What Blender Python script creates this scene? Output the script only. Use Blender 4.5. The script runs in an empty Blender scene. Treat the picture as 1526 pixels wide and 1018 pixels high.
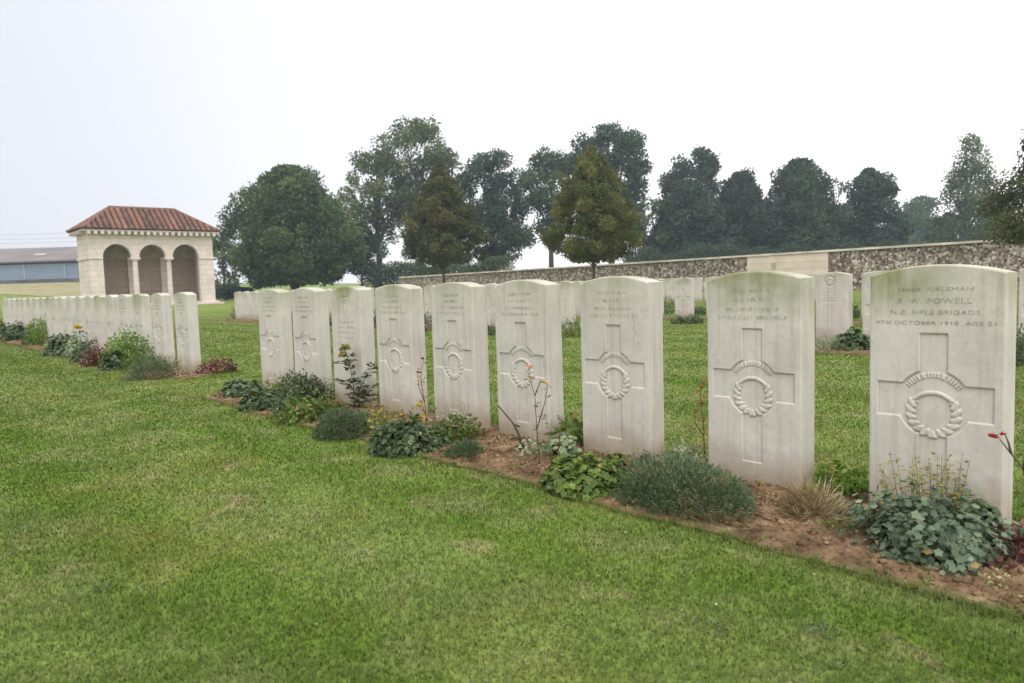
import bpy, math, random
import numpy as np
from mathutils import Vector, Matrix

# ------------------------------------------------------------------ camera, world, sun, exposure
SC = bpy.context.scene
COL = SC.collection
F_PX, PITCH, ROLL, EYE = 1100.0, 0.078, -0.031, 0.79
cp, sp, cr, sr = math.cos(PITCH), math.sin(PITCH), math.cos(ROLL), math.sin(ROLL)
cam_d = bpy.data.cameras.new("camera")
cam = bpy.data.objects.new("camera", cam_d)
COL.objects.link(cam)
cam_d.sensor_width = 36.0
cam_d.lens = F_PX / 1526.0 * 36.0
cam_d.clip_start = 0.05
cam_d.clip_end = 3000.0
X0 = Vector((1, 0, 0)); D0 = Vector((0, -sp, -cp)); FW = Vector((0, cp, -sp))
right = cr * X0 - sr * D0
up = -(sr * X0 + cr * D0)
m = Matrix((right, up, -FW)).transposed().to_4x4()
m.translation = Vector((0, 0, EYE))
cam.matrix_world = m
SC.camera = cam
cam_d.dof.use_dof = True
cam_d.dof.focus_distance = 3.6
cam_d.dof.aperture_fstop = 5.0

SUN_EL, SUN_AZ = math.radians(60), math.radians(172)      # azimuth from +Y towards +X
world = bpy.data.worlds.new("World"); SC.world = world
world.use_nodes = True
wn = world.node_tree; wn.nodes.clear()
w_out = wn.nodes.new("ShaderNodeOutputWorld")
w_bg = wn.nodes.new("ShaderNodeBackground")
w_sky = wn.nodes.new("ShaderNodeTexSky")
w_sky.sky_type = 'NISHITA'; w_sky.sun_disc = False
w_sky.sun_elevation = SUN_EL; w_sky.sun_rotation = SUN_AZ
w_sky.air_density = 1.0; w_sky.dust_density = 4.0; w_sky.ozone_density = 1.0
w_hsv = wn.nodes.new("ShaderNodeHueSaturation"); w_hsv.inputs["Saturation"].default_value = 0.25
w_mix = wn.nodes.new("ShaderNodeMix"); w_mix.data_type = 'RGBA'
w_mix.inputs[0].default_value = 0.85
# cloud layer: thick white cloud, thinner and bluer low in the west (left)
w_tc = wn.nodes.new("ShaderNodeTexCoord")
w_dot = wn.nodes.new("ShaderNodeVectorMath"); w_dot.operation = 'DOT_PRODUCT'
THIN = (math.sin(math.radians(-48)), math.cos(math.radians(-48)), 0.16)
w_dot.inputs[1].default_value = THIN
w_rmp = wn.nodes.new("ShaderNodeMapRange")
w_rmp.inputs[1].default_value = 0.25; w_rmp.inputs[2].default_value = 1.0
w_rmp.inputs[3].default_value = 1.0; w_rmp.inputs[4].default_value = 0.0
w_cl = wn.nodes.new("ShaderNodeMix"); w_cl.data_type = 'RGBA'
CL_LO, CL_HI = (5.4, 5.55, 6.0, 1), (13.5, 13.4, 13.3, 1)
w_cl.inputs[6].default_value = CL_LO; w_cl.inputs[7].default_value = CL_HI
wn.links.new(w_tc.outputs["Generated"], w_dot.inputs[0])
wn.links.new(w_dot.outputs["Value"], w_rmp.inputs[0])
wn.links.new(w_rmp.outputs[0], w_cl.inputs[0])
wn.links.new(w_sky.outputs[0], w_hsv.inputs["Color"])
wn.links.new(w_hsv.outputs[0], w_mix.inputs[6])
wn.links.new(w_cl.outputs[2], w_mix.inputs[7])
wn.links.new(w_mix.outputs[2], w_bg.inputs[0])
w_bg.inputs[1].default_value = 0.115
wn.links.new(w_bg.outputs[0], w_out.inputs[0])

sun_d = bpy.data.lights.new("sun", 'SUN'); sun = bpy.data.objects.new("sun", sun_d)
COL.objects.link(sun)
sun_d.energy = 1.2; sun_d.angle = math.radians(25); sun_d.color = (1.0, 0.96, 0.9)
sdir = Vector((math.cos(SUN_EL) * math.sin(SUN_AZ), math.cos(SUN_EL) * math.cos(SUN_AZ), math.sin(SUN_EL)))
sun.rotation_euler = (-sdir).to_track_quat('-Z', 'Y').to_euler()

SC.view_settings.view_transform = 'Standard'
SC.view_settings.look = 'None'
SC.view_settings.exposure = 0.5
SC.view_settings.gamma = 1.0
SC.view_settings.use_curve_mapping = False
SC.cycles.max_bounces = 6
SC.cycles.volume_bounces = 0
SC.cycles.transparent_max_bounces = 4

# ------------------------------------------------------------------ layout helpers
A = 2.3007
RV = np.array([math.cos(A), math.sin(A)])        # along the rows, away from the camera
NV = np.array([math.sin(A), -math.cos(A)])       # across the rows, from front to back
OR = np.array([1.151, 2.447])
ROW_Z = math.atan2(-RV[1], -RV[0])
HS, WS, TS = 0.808, 0.385, 0.102                 # headstone height, width, thickness

def P(t, n):
    q = OR + RV * t + NV * n
    return float(q[0]), float(q[1])

def TNof(x, y):
    dx, dy = x - OR[0], y - OR[1]
    return dx * RV[0] + dy * RV[1], dx * NV[0] + dy * NV[1]

def ray(px, py):
    x, y = (px - 763) / F_PX, (py - 509) / F_PX
    x, y = cr * x + sr * y, -sr * x + cr * y
    return np.array([x, cp - sp * y, -sp - cp * y])

def G(px, py, z=0.0):                            # surveyed ground point
    d = ray(px, py); k = (z - EYE) / d[2]
    return float(d[0] * k), float(d[1] * k)

def at(px, depth):                               # ground position at a bearing and distance
    d = ray(px, 423 - 0.031 * (px - 763))
    return float(d[0] / d[1] * depth), float(depth)

def hz(px):
    return 423 - 0.031 * (px - 763)

def height_at(px, py, depth):
    return EYE + (hz(px) - py) / F_PX * depth

def terrain(x, y):
    def s(v):
        v = np.clip(v, 0, 1); return v * v * (3 - 2 * v)
    return 2.7 * s((-np.asarray(x) - 34) / 22.0) * s((np.asarray(y) - 56) / 38.0)

# ------------------------------------------------------------------ mesh helpers
class MB:
    def __init__(self):
        self.v = []; self.f = []; self.n = 0; self.col = []
    def add(self, verts, faces):
        self.v.extend([tuple(map(float, q)) for q in verts])
        self.f.extend([tuple(i + self.n for i in q) for q in faces])
        self.n += len(verts)
    def box(self, c, s, rz=0.0, rx=0.0, ry=0.0):
        hx, hy, hz_ = s[0] / 2, s[1] / 2, s[2] / 2
        M = Matrix.Rotation(rz, 3, 'Z') @ Matrix.Rotation(ry, 3, 'Y') @ Matrix.Rotation(rx, 3, 'X')
        vs = [Vector(c) + M @ Vector((a * hx, b * hy, d * hz_)) for a in (-1, 1) for b in (-1, 1) for d in (-1, 1)]
        self.add(vs, [(0, 1, 3, 2), (4, 6, 7, 5), (0, 4, 5, 1), (2, 3, 7, 6), (0, 2, 6, 4), (1, 5, 7, 3)])
    def tube(self, pts, rad, sides=6, cap=True):
        pts = [Vector(q) for q in pts]; k = len(pts); ring = []
        ref = Vector((0.31, 0.17, 0.93))
        for i, q in enumerate(pts):
            d = (pts[min(i + 1, k - 1)] - pts[max(i - 1, 0)])
            if d.length < 1e-9: d = Vector((0, 0, 1))
            d.normalize()
            a = d.cross(ref)
            if a.length < 0.05: a = d.cross(Vector((1, 0, 0)))
            a.normalize(); b = d.cross(a)
            r_ = rad[i] if hasattr(rad, '__len__') else rad
            ring += [q + (a * math.cos(2 * math.pi * j / sides) + b * math.sin(2 * math.pi * j / sides)) * r_ for j in range(sides)]
        fs = [(i * sides + j, i * sides + (j + 1) % sides, (i + 1) * sides + (j + 1) % sides, (i + 1) * sides + j)
              for i in range(k - 1) for j in range(sides)]
        if cap:
            fs.append(tuple(range(sides))[::-1]); fs.append(tuple((k - 1) * sides + j for j in range(sides)))
        self.add(ring, fs)
    def build(self, name, mat, parent=None, loc=(0, 0, 0), rz=0.0, smooth=False):
        me = bpy.data.meshes.new(name)
        me.from_pydata(self.v, [], self.f); me.update()
        return link(name, me, mat, parent, loc, rz, smooth)

def link(name, me, mat, parent=None, loc=(0, 0, 0), rz=0.0, smooth=False):
    if mat is not None and len(me.materials) == 0: me.materials.append(mat)
    if smooth: me.polygons.foreach_set('use_smooth', [True] * len(me.polygons))
    o = bpy.data.objects.new(name, me); COL.objects.link(o)
    o.location = loc; o.rotation_euler = (0, 0, rz)
    if parent is not None: o.parent = parent
    return o

def fast_mesh(name, verts, faces, attr=None):
    """verts (N,3); faces (M,k) same k; attr: per-vertex scalar 'rnd'"""
    verts = np.asarray(verts, np.float32); faces = np.asarray(faces, np.int32)
    me = bpy.data.meshes.new(name)
    k = faces.shape[1]
    me.vertices.add(len(verts)); me.vertices.foreach_set('co', verts.ravel())
    me.loops.add(faces.size); me.loops.foreach_set('vertex_index', faces.ravel())
    me.polygons.add(len(faces))
    me.polygons.foreach_set('loop_start', np.arange(0, faces.size, k, dtype=np.int32))
    me.polygons.foreach_set('loop_total', np.full(len(faces), k, np.int32))
    me.update(calc_edges=True)
    if attr is not None:
        a = me.attributes.new('rnd', 'FLOAT', 'POINT'); a.data.foreach_set('value', np.asarray(attr, np.float32))
    me.validate()
    return me

def tag(o, label=None, cat=None, group=None, kind=None):
    if label: o['label'] = label
    if cat: o['category'] = cat
    if group: o['group'] = group
    if kind: o['kind'] = kind
    return o

def empty(name, loc, label, cat, group=None, rz=0.0):
    o = bpy.data.objects.new(name, None); COL.objects.link(o)
    o.location = loc; o.rotation_euler = (0, 0, rz); o.empty_display_size = 0.1
    return tag(o, label, cat, group)

# smooth value noise in numpy
_rg = np.random.default_rng(5)
_T = _rg.random((256, 256))
def vnoise(x, y):
    x = np.asarray(x, float); y = np.asarray(y, float)
    xi = np.floor(x).astype(int); yi = np.floor(y).astype(int); fx = x - xi; fy = y - yi
    fx = fx * fx * (3 - 2 * fx); fy = fy * fy * (3 - 2 * fy)
    a = _T[xi % 256, yi % 256]; b = _T[(xi + 1) % 256, yi % 256]; c = _T[xi % 256, (yi + 1) % 256]; d = _T[(xi + 1) % 256, (yi + 1) % 256]
    return (a * (1 - fx) + b * fx) * (1 - fy) + (c * (1 - fx) + d * fx) * fy
def fbm(x, y, o=4):
    s = 0; a = 0.5
    for i in range(o):
        s = s + a * vnoise(x * 2 ** i + 17.3 * i, y * 2 ** i + 5.1 * i); a /= 2
    return s

# ------------------------------------------------------------------ materials
def new_mat(name):
    mt = bpy.data.materials.new(name); mt.use_nodes = True
    nt = mt.node_tree; nt.nodes.clear()
    out = nt.nodes.new("ShaderNodeOutputMaterial")
    return mt, nt, out

class NB:
    def __init__(self, nt): self.nt = nt
    def n(self, t, **kw):
        q = self.nt.nodes.new(t)
        for k, v in kw.items(): setattr(q, k, v)
        return q
    def l(self, a, b): self.nt.links.new(a, b)
    def noise(self, scale, detail=4, vec=None, rough=0.55, dist=0.0):
        q = self.n("ShaderNodeTexNoise"); q.inputs["Scale"].default_value = scale; q.inputs["Detail"].default_value = detail
        q.inputs["Roughness"].default_value = rough; q.inputs["Distortion"].default_value = dist
        if vec is not None: self.l(vec, q.inputs["Vector"])
        return q.outputs[0]
    def ramp(self, fac, stops):
        q = self.n("ShaderNodeValToRGB"); self.l(fac, q.inputs[0]); e = q.color_ramp.elements
        while len(e) < len(stops): e.new(0.5)
        for i, (p, c) in enumerate(stops):
            e[i].position = p; e[i].color = (c[0], c[1], c[2], 1) if hasattr(c, '__len__') else (c, c, c, 1)
        return q.outputs[0]
    def mix(self, fac, a, b, mode='MIX'):
        q = self.n("ShaderNodeMix", data_type='RGBA', blend_type=mode)
        for s, v in ((q.inputs[0], fac), (q.inputs[6], a), (q.inputs[7], b)):
            if isinstance(v, (int, float)): s.default_value = v if s.type == 'VALUE' else (v, v, v, 1)
            elif isinstance(v, tuple): s.default_value = (v[0], v[1], v[2], 1)
            else: self.l(v, s)
        return q.outputs[2]
    def math(self, op, a, b=0.0, clamp=False):
        q = self.n("ShaderNodeMath", operation=op, use_clamp=clamp)
        for s, v in ((q.inputs[0], a), (q.inputs[1], b)):
            if isinstance(v, (int, float)): s.default_value = v
            else: self.l(v, s)
        return q.outputs[0]
    def mapr(self, v, a, b, c=0.0, d=1.0):
        q = self.n("ShaderNodeMapRange"); self.l(v, q.inputs[0])
        for i, k in enumerate((a, b, c, d)): q.inputs[i + 1].default_value = k
        return q.outputs[0]
    def scale(self, vec, s):
        q = self.n("ShaderNodeMapping"); q.inputs["Scale"].default_value = s; self.l(vec, q.inputs[0]); return q.outputs[0]
    def bsdf(self, out, color, rough=0.8, bump=None, bstr=0.3, bdist=0.01, spec=0.3):
        b = self.n("ShaderNodeBsdfPrincipled")
        if isinstance(color, tuple): b.inputs["Base Color"].default_value = (*color, 1)
        else: self.l(color, b.inputs["Base Color"])
        b.inputs["Roughness"].default_value = rough
        b.inputs["Specular IOR Level"].default_value = spec
        if bump is not None:
            q = self.n("ShaderNodeBump"); q.inputs["Strength"].default_value = bstr; q.inputs["Distance"].default_value = bdist
            self.l(bump, q.inputs["Height"]); self.l(q.outputs[0], b.inputs["Normal"])
        self.l(b.outputs[0], out.inputs[0])
        return b

def mat_stone(name="portland_stone", low=False):
    mt, nt, out = new_mat(name); B = NB(nt)
    tc = B.n("ShaderNodeTexCoord"); oi = B.n("ShaderNodeObjectInfo")
    sep = B.n("ShaderNodeSeparateXYZ"); B.l(tc.outputs["Object"], sep.inputs[0])
    off = B.n("ShaderNodeVectorMath", operation='ADD'); B.l(tc.outputs["Object"], off.inputs[0])
    cmb = B.n("ShaderNodeCombineXYZ"); rr = B.math('MULTIPLY', oi.outputs["Random"], 37.0)
    for i in range(3): B.l(rr, cmb.inputs[i])
    B.l(cmb.outputs[0], off.inputs[1]); vec = off.outputs[0]
    base = B.ramp(B.noise(5, 5, vec), [(0.3, (0.440, 0.413, 0.372)), (0.7, (0.535, 0.505, 0.455))])
    fine = B.ramp(B.noise(90, 4, vec), [(0.3, 0.86), (0.7, 1.05)])
    base = B.mix(0.55, base, fine, 'MULTIPLY')
    # vertical rain streaks
    streak = B.noise(1.0, 4, B.scale(vec, (34, 34, 1.6)), 0.6, 0.2)
    base = B.mix(B.mapr(streak, 0.50, 0.72, 0.0, 0.5), base, (0.29, 0.275, 0.22))
    # green algae in streaks below the top
    edge = B.math('ADD', sep.outputs[2], B.math('MULTIPLY', B.noise(1.0, 5, B.scale(vec, (26, 26, 3.0)), 0.65), 0.30))
    alg = B.mapr(edge, 0.77, 0.97, 0.0, 1.0)
    patch = B.mapr(B.noise(4.0, 3, vec), 0.38, 0.62, 0.15, 1.0)
    amt = B.math('MULTIPLY', alg, B.math('MULTIPLY', patch, B.mapr(oi.outputs["Random"], 0.0, 1.0, 0.45, 1.3)))
    base = B.mix(amt, base, (0.225, 0.235, 0.12))
    # earth splash at the foot
    ft = B.math('ADD', sep.outputs[2], B.math('MULTIPLY', B.noise(7, 4, vec), -0.20))
    base = B.mix(B.mapr(ft, 0.08, -0.08, 0.0, 0.8), base, (0.27, 0.205, 0.13))
    # small dark lichen specks
    sp_ = B.mapr(B.noise(38, 3, vec, 0.6), 0.66, 0.74, 0.0, 0.4)
    base = B.mix(sp_, base, (0.25, 0.25, 0.2))
    # darker olive grey towards the grooves of the carving
    if not low:
        ge = B.n("ShaderNodeNewGeometry")
        base = B.mix(B.mapr(ge.outputs["Pointiness"], 0.5, 0.44, 0.0, 0.55), base, (0.19, 0.19, 0.13))
    B.bsdf(out, base, 0.9, B.noise(160, 3, vec), 0.25, 0.002, 0.2)
    return mt

def leafmat(name, c1, c2, c3=None, trans=0.25, pos_noise=None, rough=0.55, dead=None):
    mt, nt, out = new_mat(name); B = NB(nt)
    at_ = B.n("ShaderNodeAttribute", attribute_name='rnd')
    st = [(0.0, c1), (0.65, c2)]
    st.append((0.97, c3 if c3 else c2))
    if dead: st.append((1.0, dead))
    colr = B.ramp(at_.outputs["Fac"], st)
    if pos_noise:
        g = B.n("ShaderNodeNewGeometry")
        sc_, tint, amt = pos_noise
        colr = B.mix(B.mapr(B.noise(sc_, 3, g.outputs["Position"]), 0.45, 0.65, 0, amt), colr, tint)
    d = B.n("ShaderNodeBsdfPrincipled"); B.l(colr, d.inputs["Base Color"]); d.inputs["Roughness"].default_value = rough
    d.inputs["Specular IOR Level"].default_value = 0.25
    t = B.n("ShaderNodeBsdfTranslucent"); B.l(colr, t.inputs[0])
    mx = B.n("ShaderNodeMixShader"); mx.inputs[0].default_value = trans
    B.l(d.outputs[0], mx.inputs[1]); B.l(t.outputs[0], mx.inputs[2]); B.l(mx.outputs[0], out.inputs[0])
    return mt

def plain(name, color, rough=0.8, nscale=8, var=0.25, bstr=0.3):
    mt, nt, out = new_mat(name); B = NB(nt)
    tc = B.n("ShaderNodeTexCoord")
    nz = B.noise(nscale, 5, tc.outputs["Object"])
    lo = tuple(c * (1 - var) for c in color); hi = tuple(min(1, c * (1 + var)) for c in color)
    B.bsdf(out, B.ramp(nz, [(0.3, lo), (0.7, hi)]), rough, nz, bstr, 0.01)
    return mt

M = {}
M['stone'] = mat_stone()
M['stone_far'] = mat_stone("weathered_stone", True)
M['letter'] = plain("worn_lettering", (0.29, 0.285, 0.23), 0.95, 60, 0.3)
M['letter_faint'] = plain("faint_lettering", (0.33, 0.32, 0.27), 0.95, 40, 0.25)
M['bark'] = plain("bark", (0.075, 0.062, 0.05), 0.95, 12, 0.4, 0.8)
M['stem'] = plain("stem", (0.10, 0.085, 0.045), 0.8, 30, 0.4)
M['redstem'] = plain("red_stem", (0.16, 0.075, 0.045), 0.8, 30, 0.4)

# natural colour changes of the turf: clumps, dry patches and the streaks left by the mower along the rows
def turf_tint(B, c, p):
    dr = B.n("ShaderNodeVectorMath", operation='DOT_PRODUCT'); B.l(p, dr.inputs[0]); dr.inputs[1].default_value = (RV[0], RV[1], 0)
    dn = B.n("ShaderNodeVectorMath", operation='DOT_PRODUCT'); B.l(p, dn.inputs[0]); dn.inputs[1].default_value = (NV[0], NV[1], 0)
    cb = B.n("ShaderNodeCombineXYZ"); B.l(B.math('MULTIPLY', dr.outputs["Value"], 0.22), cb.inputs[0]); B.l(B.math('MULTIPLY', dn.outputs["Value"], 2.6), cb.inputs[1])
    c = B.mix(B.mapr(B.noise(1.0, 3, cb.outputs[0], 0.5), 0.44, 0.60, 0, 0.8), c, (0.172, 0.215, 0.064))
    wv = B.math('SINE', B.math('ADD', B.math('MULTIPLY', dn.outputs["Value"], 2 * math.pi / 1.05), B.math('MULTIPLY', B.noise(0.4, 2, p), 2.5)))
    c = B.mix(B.mapr(wv, -0.3, 0.4, 0, 0.75), c, (0.155, 0.205, 0.050))
    c = B.mix(B.mapr(wv, 0.1, -0.6, 0, 0.40), c, (0.085, 0.148, 0.020))
    c = B.mix(B.mapr(B.noise(2.6, 4, p, 0.6), 0.50, 0.64, 0, 0.7), c, (0.190, 0.212, 0.078))
    c = B.mix(B.mapr(B.noise(1.1, 3, B.scale(p, (1, 1, 1)), 0.6), 0.53, 0.66, 0, 0.5), c, (0.195, 0.190, 0.040))
    c = B.mix(B.mapr(B.noise(1.9, 4, p, 0.65), 0.50, 0.66, 0, 0.6), c, (0.080, 0.138, 0.020))
    c = B.mix(B.mapr(B.noise(3.1, 3, B.scale(p, (1.3, 1, 1)), 0.6), 0.60, 0.70, 0, 0.6), c, (0.27, 0.225, 0.12))
    return c
# lawn under the blades
def mat_lawn(name):
    mt, nt, out = new_mat(name); B = NB(nt)
    g = B.n("ShaderNodeNewGeometry"); p = g.outputs["Position"]
    c = B.ramp(B.noise(1.3, 5, p), [(0.32, (0.110, 0.170, 0.024)), (0.68, (0.150, 0.205, 0.036))])
    c = turf_tint(B, c, p)
    fine = B.ramp(B.noise(45, 3, p), [(0.3, 0.85), (0.7, 1.12)])
    c = B.mix(0.7, c, fine, 'MULTIPLY')
    B.bsdf(out, c, 0.9, B.noise(60, 3, p), 0.5, 0.01, 0.1)
    return mt
M['lawn'] = mat_lawn("lawn")

def mat_grass():
    mt, nt, out = new_mat("grass_blades"); B = NB(nt)
    at_ = B.n("ShaderNodeAttribute", attribute_name='rnd'); g = B.n("ShaderNodeNewGeometry"); p = g.outputs["Position"]
    c = B.ramp(at_.outputs["Fac"], [(0.0, (0.082, 0.138, 0.016)), (0.6, (0.106, 0.168, 0.023)), (0.88, (0.145, 0.190, 0.040)), (0.965, (0.23, 0.21, 0.09))])
    c = turf_tint(B, c, p)
    d = B.n("ShaderNodeBsdfPrincipled"); B.l(c, d.inputs["Base Color"]); d.inputs["Roughness"].default_value = 0.7; d.inputs["Specular IOR Level"].default_value = 0.12
    nv = B.n("ShaderNodeMix", data_type='VECTOR'); nv.inputs[0].default_value = 0.85; B.l(g.outputs["Normal"], nv.inputs[4]); nv.inputs[5].default_value = (0, 0, 1)
    nn_ = B.n("ShaderNodeVectorMath", operation='NORMALIZE'); B.l(nv.outputs[1], nn_.inputs[0]); B.l(nn_.outputs[0], d.inputs["Normal"])
    t = B.n("ShaderNodeBsdfTranslucent"); B.l(c, t.inputs[0]); mx = B.n("ShaderNodeMixShader"); mx.inputs[0].default_value = 0.42
    B.l(d.outputs[0], mx.inputs[1]); B.l(t.outputs[0], mx.inputs[2]); B.l(mx.outputs[0], out.inputs[0])
    return mt
M['grass'] = mat_grass()

def mat_soil():
    mt, nt, out = new_mat("soil"); B = NB(nt)
    g = B.n("ShaderNodeNewGeometry"); p = g.outputs["Position"]
    c = B.ramp(B.noise(9, 6, p, 0.65), [(0.35, (0.062, 0.038, 0.022)), (0.52, (0.165, 0.104, 0.060)), (0.68, (0.31, 0.212, 0.130))])
    c = B.mix(0.6, c, B.ramp(B.noise(70, 4, p), [(0.3, 0.6), (0.7, 1.25)]), 'MULTIPLY')
    B.bsdf(out, c, 0.95, B.noise(80, 5, p), 0.9, 0.012, 0.1)
    return mt
M['soil'] = mat_soil()

# ------------------------------------------------------------------ setting: ground, field, lawn, beds
def grid_sheet(name, mat, xs, ys, zf, kind='structure'):
    X, Y = np.meshgrid(xs, ys); Z = zf(X, Y)
    v = np.stack([X.ravel(), Y.ravel(), Z.ravel()], 1)
    nx = len(xs); i = np.arange(len(ys) - 1)[:, None] * nx + np.arange(nx - 1)[None]
    f = np.stack([i, i + 1, i + nx + 1, i + nx], -1).reshape(-1, 4)
    me = fast_mesh(name, v, f)
    o = link(name, me, mat, smooth=True); o['kind'] = kind
    return o

xs = np.concatenate([[-1500, -600, -300, -160], np.arange(-120, 121, 3.0), [160, 300, 600, 1500]])
ys = np.concatenate([[-400, -60], np.arange(-15, 131, 3.0), [180, 300, 600, 1500, 2500]])
M['meadow'] = plain("meadow", (0.10, 0.125, 0.04), 0.95, 0.35, 0.3)
grid_sheet('ground', M['lawn'], xs, ys, lambda X, Y: terrain(X, Y) - 0.0)

def mat_field():
    mt, nt, out = new_mat("stubble_field"); B = NB(nt)
    g = B.n("ShaderNodeNewGeometry"); p = g.outputs["Position"]
    c = B.ramp(B.noise(0.6, 5, p), [(0.3, (0.19, 0.18, 0.085)), (0.7, (0.27, 0.245, 0.13))])
    B.bsdf(out, c, 0.95)
    return mt
fx = np.arange(-130, -30, 2.0); fy = np.arange(76, 122, 2.0)
grid_sheet('field', mat_field(), fx, fy, lambda X, Y: terrain(X, Y) + 0.02 - 0.3 * np.clip((-X - 128) / 2, 0, 1))

def edge_w(t, seed):                                       # ragged cut edge of a bed
    return 0.05 * (vnoise(t * 1.7 + seed, seed * 3.1) - 0.5) + 0.03 * (vnoise(t * 6 + seed, seed) - 0.5)
# beds: (t0, t1, n_front, n_back, seed)
BEDS = [(-1.2, 4.72, -0.56, 0.15, 3), (6.05, 29.0, -0.40, 0.16, 8), (-4.0, 3.9, 4.75, 6.1, 12), (6.7, 21.2, 5.25, 6.1, 15), (2.6, 11.6, 9.25, 9.85, 21)]
def in_bed(t, n, grow=0.0):
    out = np.zeros(np.shape(t), bool)
    for (t0, t1, nf, nb, sd) in BEDS:
        mid = (nf + nb) / 2; half = (nb - nf) / 2
        # rounded, ragged ends
        e0 = t0 + 0.25 * ((n - mid) / half) ** 2; e1 = t1 - 0.45 * ((n - mid) / half) ** 2 * (n > mid) - 0.10 * ((n - mid) / half) ** 2
        out |= (t > e0 - grow) & (t < e1 + grow) & (n > nf + edge_w(t, sd) - grow) & (n < nb + edge_w(t, sd + 5) + grow)
    return out

def bed_h(t, n, bed):
    (t0, t1, nf, nb, sd) = bed
    e = np.clip(np.minimum(np.minimum(n - nf, nb - n), np.minimum(t - t0, t1 - t) - 0.1) / 0.18, 0, 1)
    h = 0.004 + 0.006 * e + 0.022 * e * (fbm(t * 9 + sd, n * 9) - 0.5) + 0.016 * (fbm(t * 33, n * 33 + sd) - 0.45) * (0.3 + 0.7 * e)
    if sd == 3:
        h = h + e * (np.clip(fbm(t * 16, n * 16 + 4, 3) - 0.47, 0, 1) * 0.060 + np.clip(fbm(t * 45, n * 45 + 4, 3) - 0.45, 0, 1) * 0.045)
    return np.maximum(h, 0.004)

for bi, bed in enumerate(BEDS):
    t0, t1, nf, nb, sd = bed
    st = 0.009 if bi == 0 else 0.05
    ts = np.arange(t0 - 0.02, t1 + 0.02, st); ns = np.arange(nf - 0.06, nb + 0.06, st)
    T, N = np.meshgrid(ts, ns)
    H = bed_h(T, N, bed)
    if bi == 0:
        pass
    Xw = OR[0] + RV[0] * T + NV[0] * N; Yw = OR[1] + RV[1] * T + NV[1] * N
    v = np.stack([Xw.ravel(), Yw.ravel(), H.ravel()], 1)
    nx = len(ts); i = np.arange(len(ns) - 1)[:, None] * nx + np.arange(nx - 1)[None]
    f = np.stack([i, i + nx, i + nx + 1, i + 1], -1).reshape(-1, 4)
    ok = in_bed(T, N, 0.012 if bi == 0 else 0.02).ravel()
    f = f[ok[f].all(1)]
    me = fast_mesh('soil_bed', v, f)
    o = link('soil_bed', me, M['soil'], smooth=True); o['kind'] = 'structure'

def ground_z(t, n):
    for bed in BEDS:
        if bed[0] < t < bed[1] and bed[2] < n < bed[3]:
            return float(bed_h(np.array(t), np.array(n), bed)) - 0.008
    return 0.0

# clods and crumbs of earth on the near bed
def clods():
    rg = np.random.default_rng(11); V = []; Fa = []; k = 0
    ico = np.array([(1, 0, 0), (-1, 0, 0), (0, 1, 0), (0, -1, 0), (0, 0, 1), (0, 0, -1), (.58, .58, .58), (-.58, .58, .58), (.58, -.58, .58), (-.58, -.58, .58)], float)
    fc = [(0, 6, 8), (6, 4, 8), (0, 2, 6), (2, 7, 6), (7, 4, 6), (2, 1, 7), (1, 9, 7), (9, 4, 7), (1, 3, 9), (3, 8, 9), (8, 4, 9), (3, 0, 8), (0, 5, 2), (2, 5, 1), (1, 5, 3), (3, 5, 0)]
    for q in range(15000):
        t = rg.uniform(-0.9, 4.6) if q % 2 else rg.uniform(-0.9, 1.8); n = rg.uniform(-0.55, 0.12)
        if not in_bed(np.array(t), np.array(n), -0.01): continue
        s = 0.0025 + 0.011 * rg.random() ** 2.4 + (0.008 if rg.random() < 0.02 else 0)
        x, y = P(t, n); z = ground_z(t, n) + s * 0.4
        pts = ico * (0.65 + 0.7 * rg.random((10, 1))) * s * np.array([1.25, 1.0, 0.75])
        a = rg.uniform(0, 6.28); c_, s_ = math.cos(a), math.sin(a)
        pts = np.stack([pts[:, 0] * c_ - pts[:, 1] * s_ + x, pts[:, 0] * s_ + pts[:, 1] * c_ + y, pts[:, 2] + z], 1)
        V.append(pts); Fa.append(np.array(fc) + k); k += 10
    me = fast_mesh('soil_clods', np.concatenate(V), np.concatenate(Fa))
    o = link('soil_clods', me, M['soil']); tag(o, 'crumbled clods of reddish brown earth on the near flower bed', 'soil', kind='stuff')
clods()

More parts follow.
